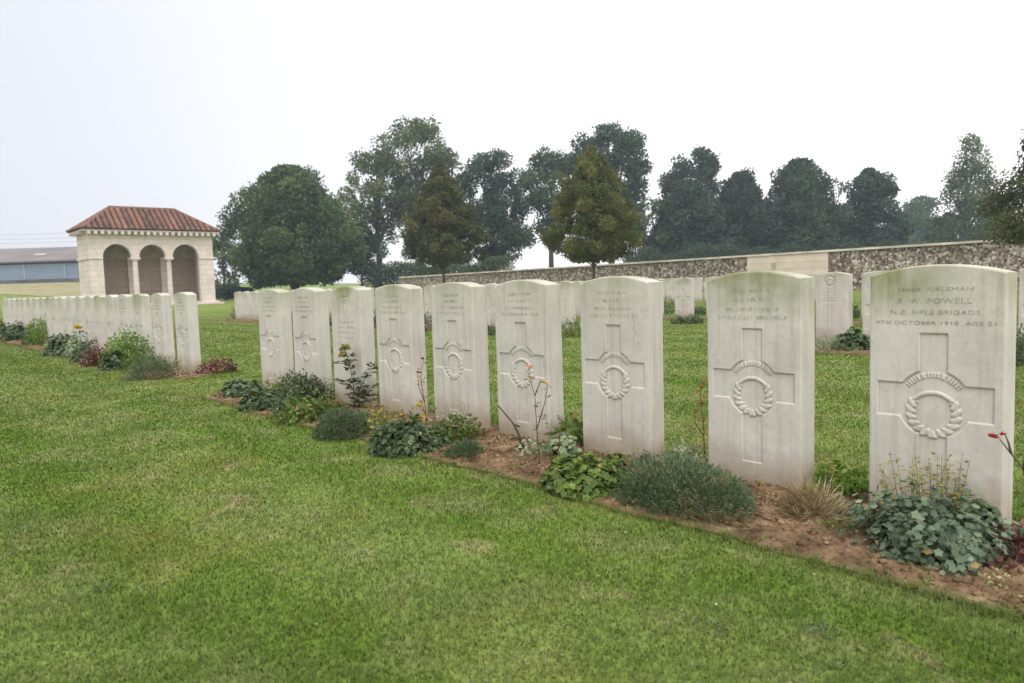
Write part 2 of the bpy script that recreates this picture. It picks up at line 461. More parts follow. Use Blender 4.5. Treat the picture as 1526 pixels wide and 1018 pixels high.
# grass blades
def blades():
    rg = np.random.default_rng(3); N = 1050000
    Z = 0.95 * (34 / 0.95) ** rg.random(N) ** 1.0
    X = rg.uniform(-1, 1, N) * (0.80 * Z + 1.6)
    t, n = TNof(X, Z)
    keep = ~in_bed(t, n, 0.0)
    # a few longer strands hang over the cut edge
    X, Z, t, n = X[keep], Z[keep], t[keep], n[keep]; N = len(X)
    dist = np.hypot(X, Z)
    nearbed = in_bed(t, n, 0.05)
    hgt = rg.uniform(0.007, 0.019, N) * (0.8 + 0.5 * vnoise(X * 5, Z * 5)) * np.where(nearbed, 1.9, 1.0)
    hgt *= np.clip(1.0 - (dist - 12) / 40, 0.5, 1)
    wid = rg.uniform(0.0010, 0.0021, N) * np.clip(dist / 2.9, 0.8, 7)
    ang = rg.uniform(0, 2 * np.pi, N); lean = rg.uniform(0.3, 1.4, N)
    dx, dy = np.cos(ang), np.sin(ang); a2 = ang + np.pi / 2 + rg.uniform(-.5, .5, N)
    wx, wy = np.cos(a2) * wid, np.sin(a2) * wid
    b = np.stack([X, Z, np.full(N, -0.002)], 1)
    w = np.stack([wx, wy, 0 * wx], 1)
    mid = b + np.stack([dx * lean * hgt * 0.3, dy * lean * hgt * 0.3, hgt * 0.6], 1)
    tip = b + np.stack([dx * lean * hgt, dy * lean * hgt, hgt * (1 - 0.25 * lean)], 1)
    V = np.stack([b - w, b + w, mid + w * 0.8, mid - w * 0.8, tip], 1).reshape(-1, 3)
    base = np.arange(N)[:, None] * 5
    F3 = np.concatenate([base + np.array([0, 1, 2]), base + np.array([0, 2, 3]), base + np.array([3, 2, 4])], 1).reshape(-1, 3)
    at_ = np.repeat(0.45 + (rg.random(N) - 0.45) * np.clip(3.2 / dist, 0.12, 1), 5)
    me = fast_mesh('grass', V, F3, at_)
    o = link('grass', me, M['grass']); tag(o, 'short mown lawn grass around the beds of headstones', 'grass', kind='stuff')
blades()

# ------------------------------------------------------------------ headstones
def top_z(u):                                             # shallow segmental top
    c = 2 * u / WS - 1
    return HS - 0.030 * (c * c)

def carve(u, z, kind):
    zt = HS - z; ux = u - WS / 2
    def rect(c0, c1, h0, h1):
        dx = np.abs(ux - (c0 + c1) / 2) - (c1 - c0) / 2; dz = np.abs(zt - (h0 + h1) / 2) - (h1 - h0) / 2
        return np.maximum(dx, dz)
    def st(sd, w=0.0018): return np.clip(0.5 - sd / (2 * w), 0, 1)
    d = np.zeros_like(u)
    if kind in ('cross', 'cross_plain'):
        sd = np.minimum(rect(-0.040, 0.040, 0.213, 0.715), rect(-0.166, 0.166, 0.372, 0.478))
        rho = np.hypot(ux, zt - 0.432)
        sd = np.minimum(sd, rho - 0.107)
        d = 0.0062 * st(sd)
        # wreath with leaves and a plain curved bar at its top
        cx, cz = ux, zt - 0.462
        r2 = np.hypot(cx, cz); th = np.arctan2(cx, -cz)    # 0 = up
        leaf = np.abs(np.sin(th * 9.5 + (r2 - 0.066) * 70 * np.sign(th)))
        body = np.abs(r2 - 0.066) - (0.006 + 0.0085 * leaf)
        plainbar = np.abs(np.hypot(cx, (cz - 0.012) * 1.0) - 0.076) - 0.006
        topm = np.abs(th) < 0.95
        ring = np.where(topm, plainbar, body)
        d = d - 0.0055 * st(ring, 0.0024) * (0.6 + 0.4 * np.where(topm, 1, leaf))
        # letters round the arch: small raised blocks
        band = np.abs(rho - 0.090) - 0.0085; th2 = np.arctan2(ux, -(zt - 0.432))
        lets = np.abs(((th2 * 7.5 + 0.35 * np.sin(th2 * 9)) % 1.0) - 0.5) - 0.34
        m_ = (np.abs(th2) < 0.95)
        d = d - 0.0035 * st(band, 0.001) * np.clip(0.5 - lets * 6, 0, 1) * m_
    elif kind == 'shield':
        cx, cz = ux + 0.0, zt - 0.135
        wv = 0.036 * np.clip(1 - np.clip(cz - 0.02, 0, 1) / 0.05, 0.05, 1)
        o1 = np.maximum(np.abs(cx) - wv, np.abs(cz) - 0.062)
        d = 0.004 * (st(np.abs(o1) - 0.003)) + 0.003 * st(np.abs(cx) - 0.004) * (np.abs(cz) < 0.05)
        d = d + 0.003 * st(np.hypot(cx, cz + 0.02) - 0.015) 
    elif kind == 'badge':
        cx, cz = ux + 0.03, zt - 0.100
        r2 = np.hypot(cx, cz)
        d = 0.008 * st(np.abs(r2 - 0.056) - 0.008) + 0.006 * st(np.abs(cz + 0.012 * np.cos(cx * 60)) - 0.004) * (r2 < 0.05)
        d = d + 0.0035 * st(np.abs(zt - 0.335) - 0.003) * (np.abs(ux) < 0.15)
    # slight hand-worn unevenness
    return d + 0.0012 * (vnoise(u * 40, z * 40) - 0.5)

_stone_cache = {}
def stone_mesh(kind, step):
    key = (kind, step)
    if key in _stone_cache: return _stone_cache[key]
    nu = int(round(WS / step)) + 1; nz = int(round((HS + 0.06) / step)) + 1
    u = np.linspace(0, WS, nu); s = np.linspace(0, 1, nz)
    U, S = np.meshgrid(u, s); Z = -0.06 + (top_z(U) + 0.06) * S
    ed = np.minimum(np.minimum(U, WS - U), top_z(U) - Z)
    rnd_ = np.clip(1 - ed / 0.004, 0, 1) ** 2 * 0.0035                    # worn arris
    Yd = carve(U, Z, kind) + rnd_
    v = np.stack([(U - WS / 2).ravel(), Yd.ravel(), Z.ravel()], 1)
    i = np.arange(nz - 1)[:, None] * nu + np.arange(nu - 1)[None]
    f = np.stack([i, i + 1, i + nu + 1, i + nu], -1).reshape(-1, 4).tolist()
    verts = v.tolist()
    # outline from front grid: left side up, top, right side down
    loop = [j * nu for j in range(nz)] + [(nz - 1) * nu + j for j in range(1, nu)] + [j * nu + nu - 1 for j in range(nz - 2, -1, -1)]
    lf = v[loop]; L = len(loop)
    rings = []
    nrm = []
    ctr = np.array([0, 0.4])
    for (yy, inset) in ((None, 0), (0.0055, -0.0010), (TS - 0.004, -0.0010), (TS, 0.003)):
        q = lf.copy()
        if yy is not None:
            q[:, 1] = yy
            dirv = np.stack([-np.sign(q[:, 0]) * (np.abs(q[:, 0]) > WS / 2 - 0.001), np.where(np.arange(L) >= nz - 1, np.where(np.arange(L) <= nz + nu - 2, -1.0, 0.0), 0.0)], 1)
            q[:, 0] += dirv[:, 0] * inset; q[:, 2] += dirv[:, 1] * inset
        b0 = len(verts); verts += q.tolist(); rings.append(b0)
    for a, b in zip(rings[:-1], rings[1:]):
        for j in range(L - 1):
            f.append([a + j, b + j, b + j + 1, a + j + 1][::-1])
    f.append([rings[-1] + j for j in range(L)])
    me = bpy.data.meshes.new('headstone'); me.from_pydata(verts, [], f); me.update()
    ng = (nz - 1) * (nu - 1); me.polygons.foreach_set('use_smooth', [True] * ng + [False] * (len(me.polygons) - ng))
    me.materials.append(M['stone'] if step < 0.006 else M['stone_far'])
    # a real mitre at the front edge: mark sharp between grid and side rings is implicit (separate vertices)
    _stone_cache[key] = me
    return me

def pseudo_lines(rows, seed, h=0.013, y=-0.0009):
    """rows of worn, unreadable letter strokes: (zt, half width)"""
    rg = random.Random(seed); B = MB()
    for zt, hw in rows:
        x = -hw
        while x < hw:
            w = rg.uniform(0.007, 0.011)
            if rg.random() < 0.16: x += w; continue
            zc = HS - zt
            k = rg.randrange(4)
            if k != 3: B.box((x, y, zc), (0.0022, 0.0012, h * rg.uniform(.75, 1)))
            if k == 1: B.box((x + w * 0.5, y, zc + h * 0.35), (w * 0.4, 0.0011, 0.0018))
            if k in (1, 3): B.box((x + w * 0.7, y, zc), (0.0022, 0.0010, h * rg.uniform(.5, .9)))
            if k == 2: B.box((x + w * 0.5, y, zc - h * 0.42), (w * 0.6, 0.0011, 0.002))
            x += w * 1.35
    return B
_lines_cache = {}
def lines_mesh(kind, seed):
    key = (kind, seed)
    if key not in _lines_cache:
        rows = {'cross': [(0.070, 0.075), (0.103, 0.085), (0.138, 0.11), (0.170, 0.135)],
                'shield': [(0.24, 0.10), (0.275, 0.11), (0.31, 0.125), (0.345, 0.09)],
                'badge': [(0.19, 0.09), (0.225, 0.11), (0.26, 0.13), (0.295, 0.10)],
                'text': [(0.09, 0.09), (0.125, 0.12), (0.16, 0.13), (0.195, 0.09), (0.27, 0.12), (0.31, 0.10)]}[kind]
        B = pseudo_lines(rows, seed)
        me = bpy.data.meshes.new('inscription'); me.from_pydata(B.v, [], B.f); me.update(); me.materials.append(M['letter_faint'])
        _lines_cache[key] = me
    return _lines_cache[key]

def headstone(t, n, kind, step, label, group, seed=0, lines=True, yaw=0.0, lean=0.0, roll=0.0, dz=0.0):
    me = stone_mesh(kind, step)
    x, y = P(t, n)
    o = bpy.data.objects.new('headstone', me); COL.objects.link(o)
    o.location = (x, y, dz); o.rotation_euler = (lean, roll, ROW_Z + yaw)
    tag(o, label, 'headstone', group)
    if lines:
        lk = {'cross': 'cross', 'shield': 'shield', 'badge': 'badge', 'plain': 'text'}[kind]
        c = bpy.data.objects.new('inscription', lines_mesh(lk, seed % 4)); COL.objects.link(c); c.parent = o
    return o

def real_text(parent, rows):
    """engraved lettering as one thin mesh"""
    V = []; Fc = []; k = 0
    for s, zt, size, halfw in rows:
        cu = bpy.data.curves.new('txt', 'FONT'); cu.body = s; cu.size = size; cu.align_x = 'CENTER'; cu.extrude = 0.0006
        cu.space_character = 1.08; cu.offset = -0.0002
        ob = bpy.data.objects.new('txt', cu); COL.objects.link(ob)
        dg = bpy.context.evaluated_depsgraph_get()
        me = bpy.data.meshes.new_from_object(ob.evaluated_get(dg))
        co = np.empty(len(me.vertices) * 3, np.float32); me.vertices.foreach_get('co', co); co = co.reshape(-1, 3)
        wd = max(1e-4, np.abs(co[:, 0]).max()); sx = halfw / wd
        for c in co: V.append((c[0] * sx, -0.0006 - c[2], HS - zt + c[1]))
        for p_ in me.polygons: Fc.append(tuple(i + k for i in p_.vertices))
        k += len(co)
        bpy.data.objects.remove(ob); bpy.data.curves.remove(cu); bpy.data.meshes.remove(me)
    me = bpy.data.meshes.new('inscription'); me.from_pydata(V, [], Fc); me.update()
    return link('inscription', me, M['letter'], parent)

OFFS = [-0.0372, -0.0210, 0.0450, 0.0430, 0.0063, -0.0027, -0.0206, -0.0158, 0.0031]
NEAR = "headstones of the near row right of the gap"
near_lab = [
 'nearest headstone at far right, wreathed cross, blue green clump at its foot and readable lettering',
 'pale headstone with wreathed cross just right of the big dark green mound',
 'green stained headstone with wreathed cross standing between two wide grass gaps',
 'headstone with a leaning bare rose and a yellow bloom in front of its cross',
 'headstone with thick green algae band along its top, fourth from the left end of its block',
 'headstone with cross above wispy yellow stems, second right of the shield headstone' ,
 'headstone carved with a shield emblem and no cross, rose bush at its foot',
 'narrow looking cross headstone just left of the one carved with a shield',
 'leftmost headstone of the near block, cross carved, beside the open lawn gap']
near_lab[4] = 'headstone with a thick green algae band on top, above a low grey green clump'
near_lab[5] = 'cross headstone just right of the shield headstone, wispy yellow stems at its foot'
rgs = random.Random(4)
for i in range(9):
    kind = 'shield' if i == 6 else 'cross'
    step = 0.0021 if i < 2 else (0.003 if i < 5 else 0.005)
    t = i * 0.6035 + OFFS[i] - WS / 2
    o = headstone(t, 0.0, kind, step, near_lab[i], NEAR, seed=i, lines=(i != 0),
                  yaw=rgs.uniform(-0.012, 0.012), lean=rgs.uniform(-0.006, 0.006), roll=rgs.uniform(-0.006, 0.006))
    if i == 0:
        real_text(o, [("38489  RIFLEMAN", 0.080, 0.017, 0.108), ("F. W. POWELL", 0.118, 0.024, 0.105),
                      ("N.Z. RIFLE BRIGADE", 0.152, 0.019, 0.128), ("4TH OCTOBER 1918  AGE 21", 0.184, 0.016, 0.172)])

ORD = ['first', 'second', 'third', 'fourth', 'fifth', 'sixth', 'seventh', 'eighth', 'ninth', 'tenth', 'eleventh', 'twelfth', 'thirteenth',
       'fourteenth', 'fifteenth', 'sixteenth', 'seventeenth', 'eighteenth', 'nineteenth', 'twentieth', 'twenty-first', 'twenty-second',
       'twenty-third', 'twenty-fourth', 'twenty-fifth', 'twenty-sixth', 'twenty-seventh', 'twenty-eighth', 'twenty-ninth', 'thirtieth']
LB = [6.72, 7.5, 8.22, 8.85, 9.45, 10.05, 10.62, 11.2, 11.8, 12.4, 12.95]
for k, t in enumerate(LB):
    lab = ('rightmost headstone of the left-hand block, red leaved plant beside its foot' if k == 0 else
           '%s headstone from the right end of the block in front of the shelter' % ORD[k])
    headstone(t, 0.0, 'cross', 0.006, lab, "headstones of the left block before the shelter", seed=k,
              yaw=rgs.uniform(-0.02, 0.02), lean=rgs.uniform(-0.008, 0.008))
LC = [13.4 + 0.6 * k for k in range(9)]
for k, t in enumerate(LC):
    headstone(t, 0.0, 'cross', 0.009, '%s headstone from the right in the far left block, seen nearly edge-on' % ORD[k],
              "headstones of the far left block", seed=k, yaw=rgs.uniform(-0.02, 0.02), lean=rgs.uniform(-0.008, 0.008))
LD = [20.0 + 0.6 * k for k in range(6)]
for k, t in enumerate(LD):
    headstone(t, 0.0, 'cross', 0.009, '%s headstone past the gap at the picture\'s left edge' % ORD[k],
              "headstones at the left edge", seed=k, yaw=rgs.uniform(-0.02, 0.02))
NB_ = 5.95
RB = [-1.6, -1.0, -0.4, 0.2, 0.8, 1.35, 1.72, 2.28, 2.82, 3.42, 4.05]
for k, t in enumerate(RB[::-1]):
    kind = 'badge' if abs(t - 2.82) < .01 else ('plain' if k % 3 == 2 else 'cross')
    lab = ('second row headstone with round badge carved near its top, seen between the two nearest stones' if kind == 'badge'
           else 'second row headstone, %s from the left of its right-hand block' % ORD[k])
    headstone(t, NB_, kind, 0.006 if kind == 'badge' else 0.008, lab, "headstones of the second row", seed=k, yaw=rgs.uniform(-0.02, 0.02))
RB2 = [6.55 + 0.6 * k for k in range(24)]
for k, t in enumerate(RB2):
    j = len(RB2) - 1 - k
    lab = ('headstone at the left end of the second row, conifer shrub beside it' if j == 0 else
           'second row headstone, %s from the left end of the row' % ORD[j])
    headstone(t, NB_, 'plain' if k % 4 == 1 else 'cross', 0.009, lab, "headstones of the second row", seed=k, yaw=rgs.uniform(-0.02, 0.02))
RC = [7.43 + 0.72 * k for k in range(-6, 6)]
for k, t in enumerate(RC):
    headstone(t, 9.6, 'plain' if k % 3 == 1 else 'cross', 0.009,
              'third row headstone seen through the gaps, %s from the right of its row' % ORD[k],
              "headstones of the third row", seed=k, yaw=rgs.uniform(-0.02, 0.02))

for k in range(26):
    headstone(9.0 + 0.5 * k, 18.3, 'plain' if k % 3 == 2 else 'cross', 0.012, 'fourth row headstone showing only its top, %s from the right of its row' % ORD[k],
              "headstones of the fourth row", seed=k, yaw=rgs.uniform(-0.02, 0.02))
for k in range(29):
    headstone(11.2 + 0.62 * k, 21.0, 'plain' if k % 3 == 0 else 'cross', 0.012, 'fifth row headstone, a pale sliver before the wall, %s from the right of its row' % ORD[k],
              "headstones of the fifth row", seed=k, yaw=rgs.uniform(-0.02, 0.02))

# ------------------------------------------------------------------ shelter
def mat_ashlar(name, c=(0.56, 0.485, 0.435)):
    mt, nt, out = new_mat(name); B = NB(nt)
    tc = B.n("ShaderNodeTexCoord")
    br = B.n("ShaderNodeTexBrick"); br.offset = 0.5
    sx = B.n("ShaderNodeSeparateXYZ"); B.l(tc.outputs["Object"], sx.inputs[0])
    cb = B.n("ShaderNodeCombineXYZ"); B.l(B.math('ADD', sx.outputs[0], sx.outputs[1]), cb.inputs[0]); B.l(sx.outputs[2], cb.inputs[1])
    B.l(cb.outputs[0], br.inputs["Vector"])
    br.inputs["Scale"].default_value = 1.0; br.inputs["Brick Width"].default_value = 0.9; br.inputs["Row Height"].default_value = 0.36
    br.inputs["Mortar Size"].default_value = 0.012; br.inputs["Color1"].default_value = (c[0], c[1], c[2], 1)
    br.inputs["Color2"].default_value = (c[0] * 1.12, c[1] * 1.1, c[2] * 1.12, 1); br.inputs["Mortar"].default_value = (c[0] * .72, c[1] * .7, c[2] * .66, 1)
    nz = B.ramp(B.noise(1.5, 5, tc.outputs["Object"]), [(0.3, 0.82), (0.7, 1.1)])
    B.bsdf(out, B.mix(0.8, br.outputs[0], nz, 'MULTIPLY'), 0.9, br.outputs[1], -0.3, 0.01, 0.15)
    return mt
M['ashlar'] = mat_ashlar("shelter_stone")
M['brickin'] = mat_ashlar("inner_brick", (0.30, 0.235, 0.19))
def mat_tile():
    mt, nt, out = new_mat("roof_tile"); B = NB(nt)
    tc = B.n("ShaderNodeTexCoord"); at_ = B.n("ShaderNodeAttribute", attribute_name='rnd')
    c = B.ramp(at_.outputs["Fac"], [(0.0, (0.085, 0.055, 0.045)), (0.3, (0.155, 0.078, 0.055)), (0.7, (0.22, 0.10, 0.068)), (1.0, (0.27, 0.145, 0.10))])
    c = B.mix(0.5, c, B.ramp(B.noise(3, 4, tc.outputs["Object"]), [(0.3, 0.65), (0.7, 1.15)]), 'MULTIPLY')
    B.bsdf(out, c, 0.85)
    return mt
M['tile'] = mat_tile()
M['dark'] = plain("dark_board", (0.035, 0.03, 0.028), 0.9)  # even dark brown shared by roof deck, gutter and cables

def shelter():
    bx, by = G(322, 452.6)
    SW = 8.15; SD = 3.1; EH = 5.02
    cx, cy = bx - NV[0] * SW, by - NV[1] * SW                 # front-left corner is the local origin
    rz = math.atan2(NV[1], NV[0])
    root = empty('stone_shelter', (cx, cy, 0), 'pale stone shelter with three arches and red tiled hipped roof', 'shelter', rz=rz)
    # where the arches stand along the front
    def along(px):
        d = ray(px, 440); k = d[0] / d[1]
        # cx + w*NV0 = k*(cy + w*NV1)
        return (k * cy - cx) / (NV[0] - k * NV[1])
    arches = [(along(157.5), along(200)), (along(211.5), along(251)), (along(261), along(300))]
    wt = 0.40; spring = 3.42
    # plinth / steps
    B = MB(); B.box((SW / 2, SD / 2, 0.06), (SW + 0.9, SD + 0.9, 0.12)); B.box((SW / 2, SD / 2, 0.17), (SW + 0.4, SD + 0.4, 0.10))
    B.build('plinth', M['ashlar'], root)
    z0 = 0.22
    # front wall with arched openings, as a grid-free outline: piers + spandrels
    B = MB(); seg = 18
    edges = [0.0]; 
    for a, b in arches: edges += [a, b]
    edges.append(SW)
    for i in range(0, len(edges), 2):                         # piers up to spring
        a, b = edges[i], edges[i + 1]
        if i in (0, len(edges) - 2):
            B.box(((a + b) / 2, wt / 2, (z0 + spring) / 2), (b - a, wt, spring - z0))
    for (a, b) in arches:                                     # arch spandrel: faces between arc and lintel top
        r_ = (b - a) / 2; c = (a + b) / 2
        pts = [(c - r_ * math.cos(math.pi * j / seg), spring + r_ * math.sin(math.pi * j / seg)) for j in range(seg + 1)]
        vs = []; fs = []
        for (x, z) in pts: vs += [(x, 0, z), (x, wt, z), (x, 0, EH), (x, wt, EH)]
        for j in range(seg):
            q = 4 * j
            fs += [(q, q + 4, q + 6, q + 2), (q + 1, q + 3, q + 7, q + 5), (q, q + 1, q + 5, q + 4)]
        B.add(vs, fs)
    for i in range(0, len(edges), 2):
        a, b = edges[i], edges[i + 1]
        B.add([(a, 0, spring), (b, 0, spring), (b, 0, EH), (a, 0, EH), (a, wt, spring), (b, wt, spring), (b, wt, EH), (a, wt, EH)],
              [(0, 1, 2, 3), (5, 4, 7, 6), (0, 4, 5, 1)] + ([(0, 3, 7, 4)] if i == 0 else []) + ([(1, 5, 6, 2)] if i == len(edges) - 2 else []))
    # side walls, back wall
    B.box((wt / 2, (wt + SD) / 2 + 0.001, (z0 + EH) / 2), (wt, SD - wt, EH - z0)); B.box((SW - wt / 2, (wt + SD) / 2 + 0.001, (z0 + EH) / 2), (wt, SD - wt, EH - z0))
    B.build('wall', M['ashlar'], root)
    B = MB(); B.box((SW / 2, SD - wt / 2, (z0 + EH) / 2), (SW - 2 * wt - 0.004, wt, EH - z0 - 0.01)); B.box((SW / 2, SD / 2, EH - 0.15), (SW - 2 * wt - .01, SD - 2 * wt, 0.1))
    B.build('inner_wall', M['brickin'], root)
    B = MB(); B.box((SW / 2, SD - wt - 0.02, (spring + EH) / 2 - 0.1), (SW - 2 * wt - 0.01, 0.06, EH - spring - 0.35))
    B.build('inner_vault', plain("vault_plaster", (0.36, 0.31, 0.25), 0.9, 1.2, 0.3), root)
    for i in (2, 4):
        c = (edges[i] + edges[i + 1]) / 2 + 0.35
        B = MB(); B.box((c, SD - wt - 0.10, (z0 + spring) / 2), (0.42, 0.16, spring - z0)); B.box((c, SD - wt - 0.12, spring + 0.06), (0.56, 0.24, 0.12))
        B.build('pilaster', M['ashlar'], root)
    # columns between the openings with impost blocks
    for i in (2, 4):
        a, b = edges[i], edges[i + 1]; w = b - a; c = (a + b) / 2
        B = MB(); k = 14
        B.tube([(c, wt / 2, z0), (c, wt / 2, z0 + 0.18), (c, wt / 2, z0 + 0.2), (c, wt / 2, spring - 0.28), (c, wt / 2, spring - 0.26), (c, wt / 2, spring - 0.16)],
               [w * 0.52, w * 0.52, w * 0.40, w * 0.36, w * 0.46, w * 0.5], k)
        B.box((c, wt / 2, spring - 0.075), (w * 1.25, wt + 0.10, 0.145))
        B.build('column', M['ashlar'], root, smooth=False)
    # impost string course
    B = MB()
    for a, b in ((-0.06, edges[1]), (edges[-2], SW + 0.06)):
        B.box(((a + b) / 2, 0.10, spring - 0.06), (b - a, 0.32, 0.12))
    B.box((-0.0, SD / 2 + 0.15, spring - 0.06), (0.14, SD, 0.12))
    B.build('string_course', M['ashlar'], root)
    # arch rings standing a little proud
    for (a, b) in arches:
        r_ = (b - a) / 2; c = (a + b) / 2; B = MB(); vs = []; fs = []
        for j in range(21):
            th = math.pi * j / 20
            for rr in (r_ + 0.005, r_ + 0.24):
                for y in (-0.03, 0.01): vs.append((c - rr * math.cos(th), y, spring + rr * math.sin(th)))
        for j in range(20):
            q = 4 * j; fs += [(q, q + 2, q + 6, q + 4), (q, q + 4, q + 5, q + 1), (q + 2, q + 3, q + 7, q + 6)]
        B.add(vs, fs); B.build('arch_moulding', M['ashlar'], root)
    # cornice and brackets
    ov = 0.45
    B = MB(); B.box((SW / 2, SD / 2, EH + 0.06), (SW + 0.3, SD + 0.3, 0.13)); B.box((SW / 2, SD / 2, EH + 0.18), (SW + 0.72, SD + 0.72, 0.11))
    nb_ = 20
    for k in range(nb_ + 1):
        B.box((SW * k / nb_, -0.26, EH + 0.02), (0.20, 0.40, 0.2))
    for k in range(1, 7):
        B.box((-0.26, SD * k / 6, EH + 0.04), (0.34, 0.16, 0.15))
    B.build('cornice', M['ashlar'], root)
    # roof: hipped, pantiles as rolls running down each slope
    ez = EH + 0.26; rh = 1.6; ex0, ex1, ey0, ey1 = -ov, SW + ov, -ov, SD + ov
    hip = (ey1 - ey0) / 2; ridge_y = (ey0 + ey1) / 2
    ra, rb = ex0 + 2.25, ex1 - 2.45
    roof = MB(); ridge_z = ez + rh
    roof.add([(ex0, ey0, ez), (ex1, ey0, ez), (ex1, ey1, ez), (ex0, ey1, ez), (ra, ridge_y, ridge_z), (rb, ridge_y, ridge_z)],
             [(0, 1, 5, 4), (2, 3, 4, 5), (3, 0, 4), (1, 2, 5), (3, 2, 1, 0)])
    ro = roof.build('roof', M['dark'], root)
    rg = random.Random(7); V = []; Fa = []; At = []
    def roll(p0, p1, w, hgt):
        """a run of pantiles from eave p0 to top p1"""
        p0 = Vector(p0); p1 = Vector(p1); L = (p1 - p0).length
        if L < 0.15: return
        d = (p1 - p0).normalized(); side = Vector((0, 0, 1)).cross(d).normalized(); nrm = d.cross(side).normalized()
        if nrm.z < 0: nrm = -nrm
        nt_ = max(1, int(L / 0.36)); cc = rg.random()
        for k in range(nt_):
            a = p0 + d * (L * k / nt_ - 0.02); b = p0 + d * (L * (k + 1) / nt_ + 0.03)
            base = len(V); c = 0.55 * cc + 0.45 * rg.random()
            for (q, lift) in ((a, 0.035), (b, 0.0)):
                for s_, hh in ((-0.5, 0.01), (-0.3, 0.75), (0.0, 1.0), (0.3, 0.7), (0.5, 0.01)):
                    V.append(q + side * (s_ * w) + nrm * (hh * hgt + lift + 0.012)); At.append(c)
            for s_ in range(4): Fa.append((base + s_, base + s_ + 1, base + 6 + s_, base + 5 + s_))
            Fa.append((base, base + 4, base + 3, base + 1))
    pitch_w = 0.37
    x = ex0 + 0.15
    while x < ex1:
        for (yy, sgn) in ((ey0, 1), (ey1, -1)):
            f_ = min(1.0, (x - ex0) / (ra - ex0), (ex1 - x) / (ex1 - rb))
            roll((x, yy - sgn * 0.04, ez + 0.01), (x, yy + (ridge_y - yy) * f_, ez + rh * f_), pitch_w * 0.76, 0.10)
        x += pitch_w
    y = ey0 + 0.15
    while y < ey1:
        f_ = min((y - ey0), (ey1 - y)) / hip
        roll((ex0 - 0.04, y, ez + 0.01), (ex0 + (ra - ex0) * f_, y, ez + rh * f_), pitch_w * 0.76, 0.10)
        roll((ex1 + 0.04, y, ez + 0.01), (ex1 + (rb - ex1) * f_, y, ez + rh * f_), pitch_w * 0.76, 0.10)
        y += pitch_w
    F4 = np.array(Fa, dtype=np.int32)
    me = fast_mesh('tiles', np.array([tuple(q) for q in V]), F4, At); link('roof_tiles', me, M['tile'], ro)
    B = MB()
    B.tube([(ra, ridge_y, ridge_z + .05), (rb, ridge_y, ridge_z + .05)], 0.13, 8)
    for (a, b) in (((ex0, ey0, ez + .03), (ra, ridge_y, ridge_z + .05)), ((ex1, ey0, ez + .03), (rb, ridge_y, ridge_z + .05)), ((ex0, ey1, ez + .03), (ra, ridge_y, ridge_z + .05)), ((ex1, ey1, ez + .03), (rb, ridge_y, ridge_z + .05))):
        B.tube([a, b], 0.10, 8)
    B.build('ridge_tiles', plain("ridge_tile", (0.17, 0.095, 0.075), 0.9, 6, 0.4), ro)
    # register box and bench inside
    B = MB(); B.box((SW / 2, SD - wt - 0.35, z0 + 0.45), (SW - 2 * wt - 0.8, 0.45, 0.08)); 
    for k in range(4): B.box((1.4 + k * 1.9, SD - wt - 0.35, z0 + 0.2), (0.2, 0.4, 0.4))
    B.build('stone_bench', M['ashlar'], root)
shelter()

# ------------------------------------------------------------------ boundary wall
def mat_flint():
    mt, nt, out = new_mat("flint_rubble"); B = NB(nt)
    tc = B.n("ShaderNodeTexCoord")
    v = B.n("ShaderNodeTexVoronoi"); v.inputs["Scale"].default_value = 10.0; B.l(tc.outputs["Object"], v.inputs["Vector"])
    v2 = B.n("ShaderNodeTexVoronoi", feature='DISTANCE_TO_EDGE'); v2.inputs["Scale"].default_value = 10.0; B.l(tc.outputs["Object"], v2.inputs["Vector"])
    sp_ = B.n("ShaderNodeSeparateColor"); B.l(v.outputs["Color"], sp_.inputs[0])
    c = B.ramp(sp_.outputs[0], [(0.0, (0.045, 0.036, 0.03)), (0.30, (0.12, 0.09, 0.07)), (0.55, (0.20, 0.16, 0.125)), (0.8, (0.36, 0.305, 0.255)), (1.0, (0.55, 0.50, 0.44))])
    c = B.mix(B.mapr(v2.outputs[0], 0.0, 0.05, 1, 0), c, (0.26, 0.22, 0.18))
    B.bsdf(out, c, 0.9, v2.outputs[0], 0.6, 0.05)
    return mt
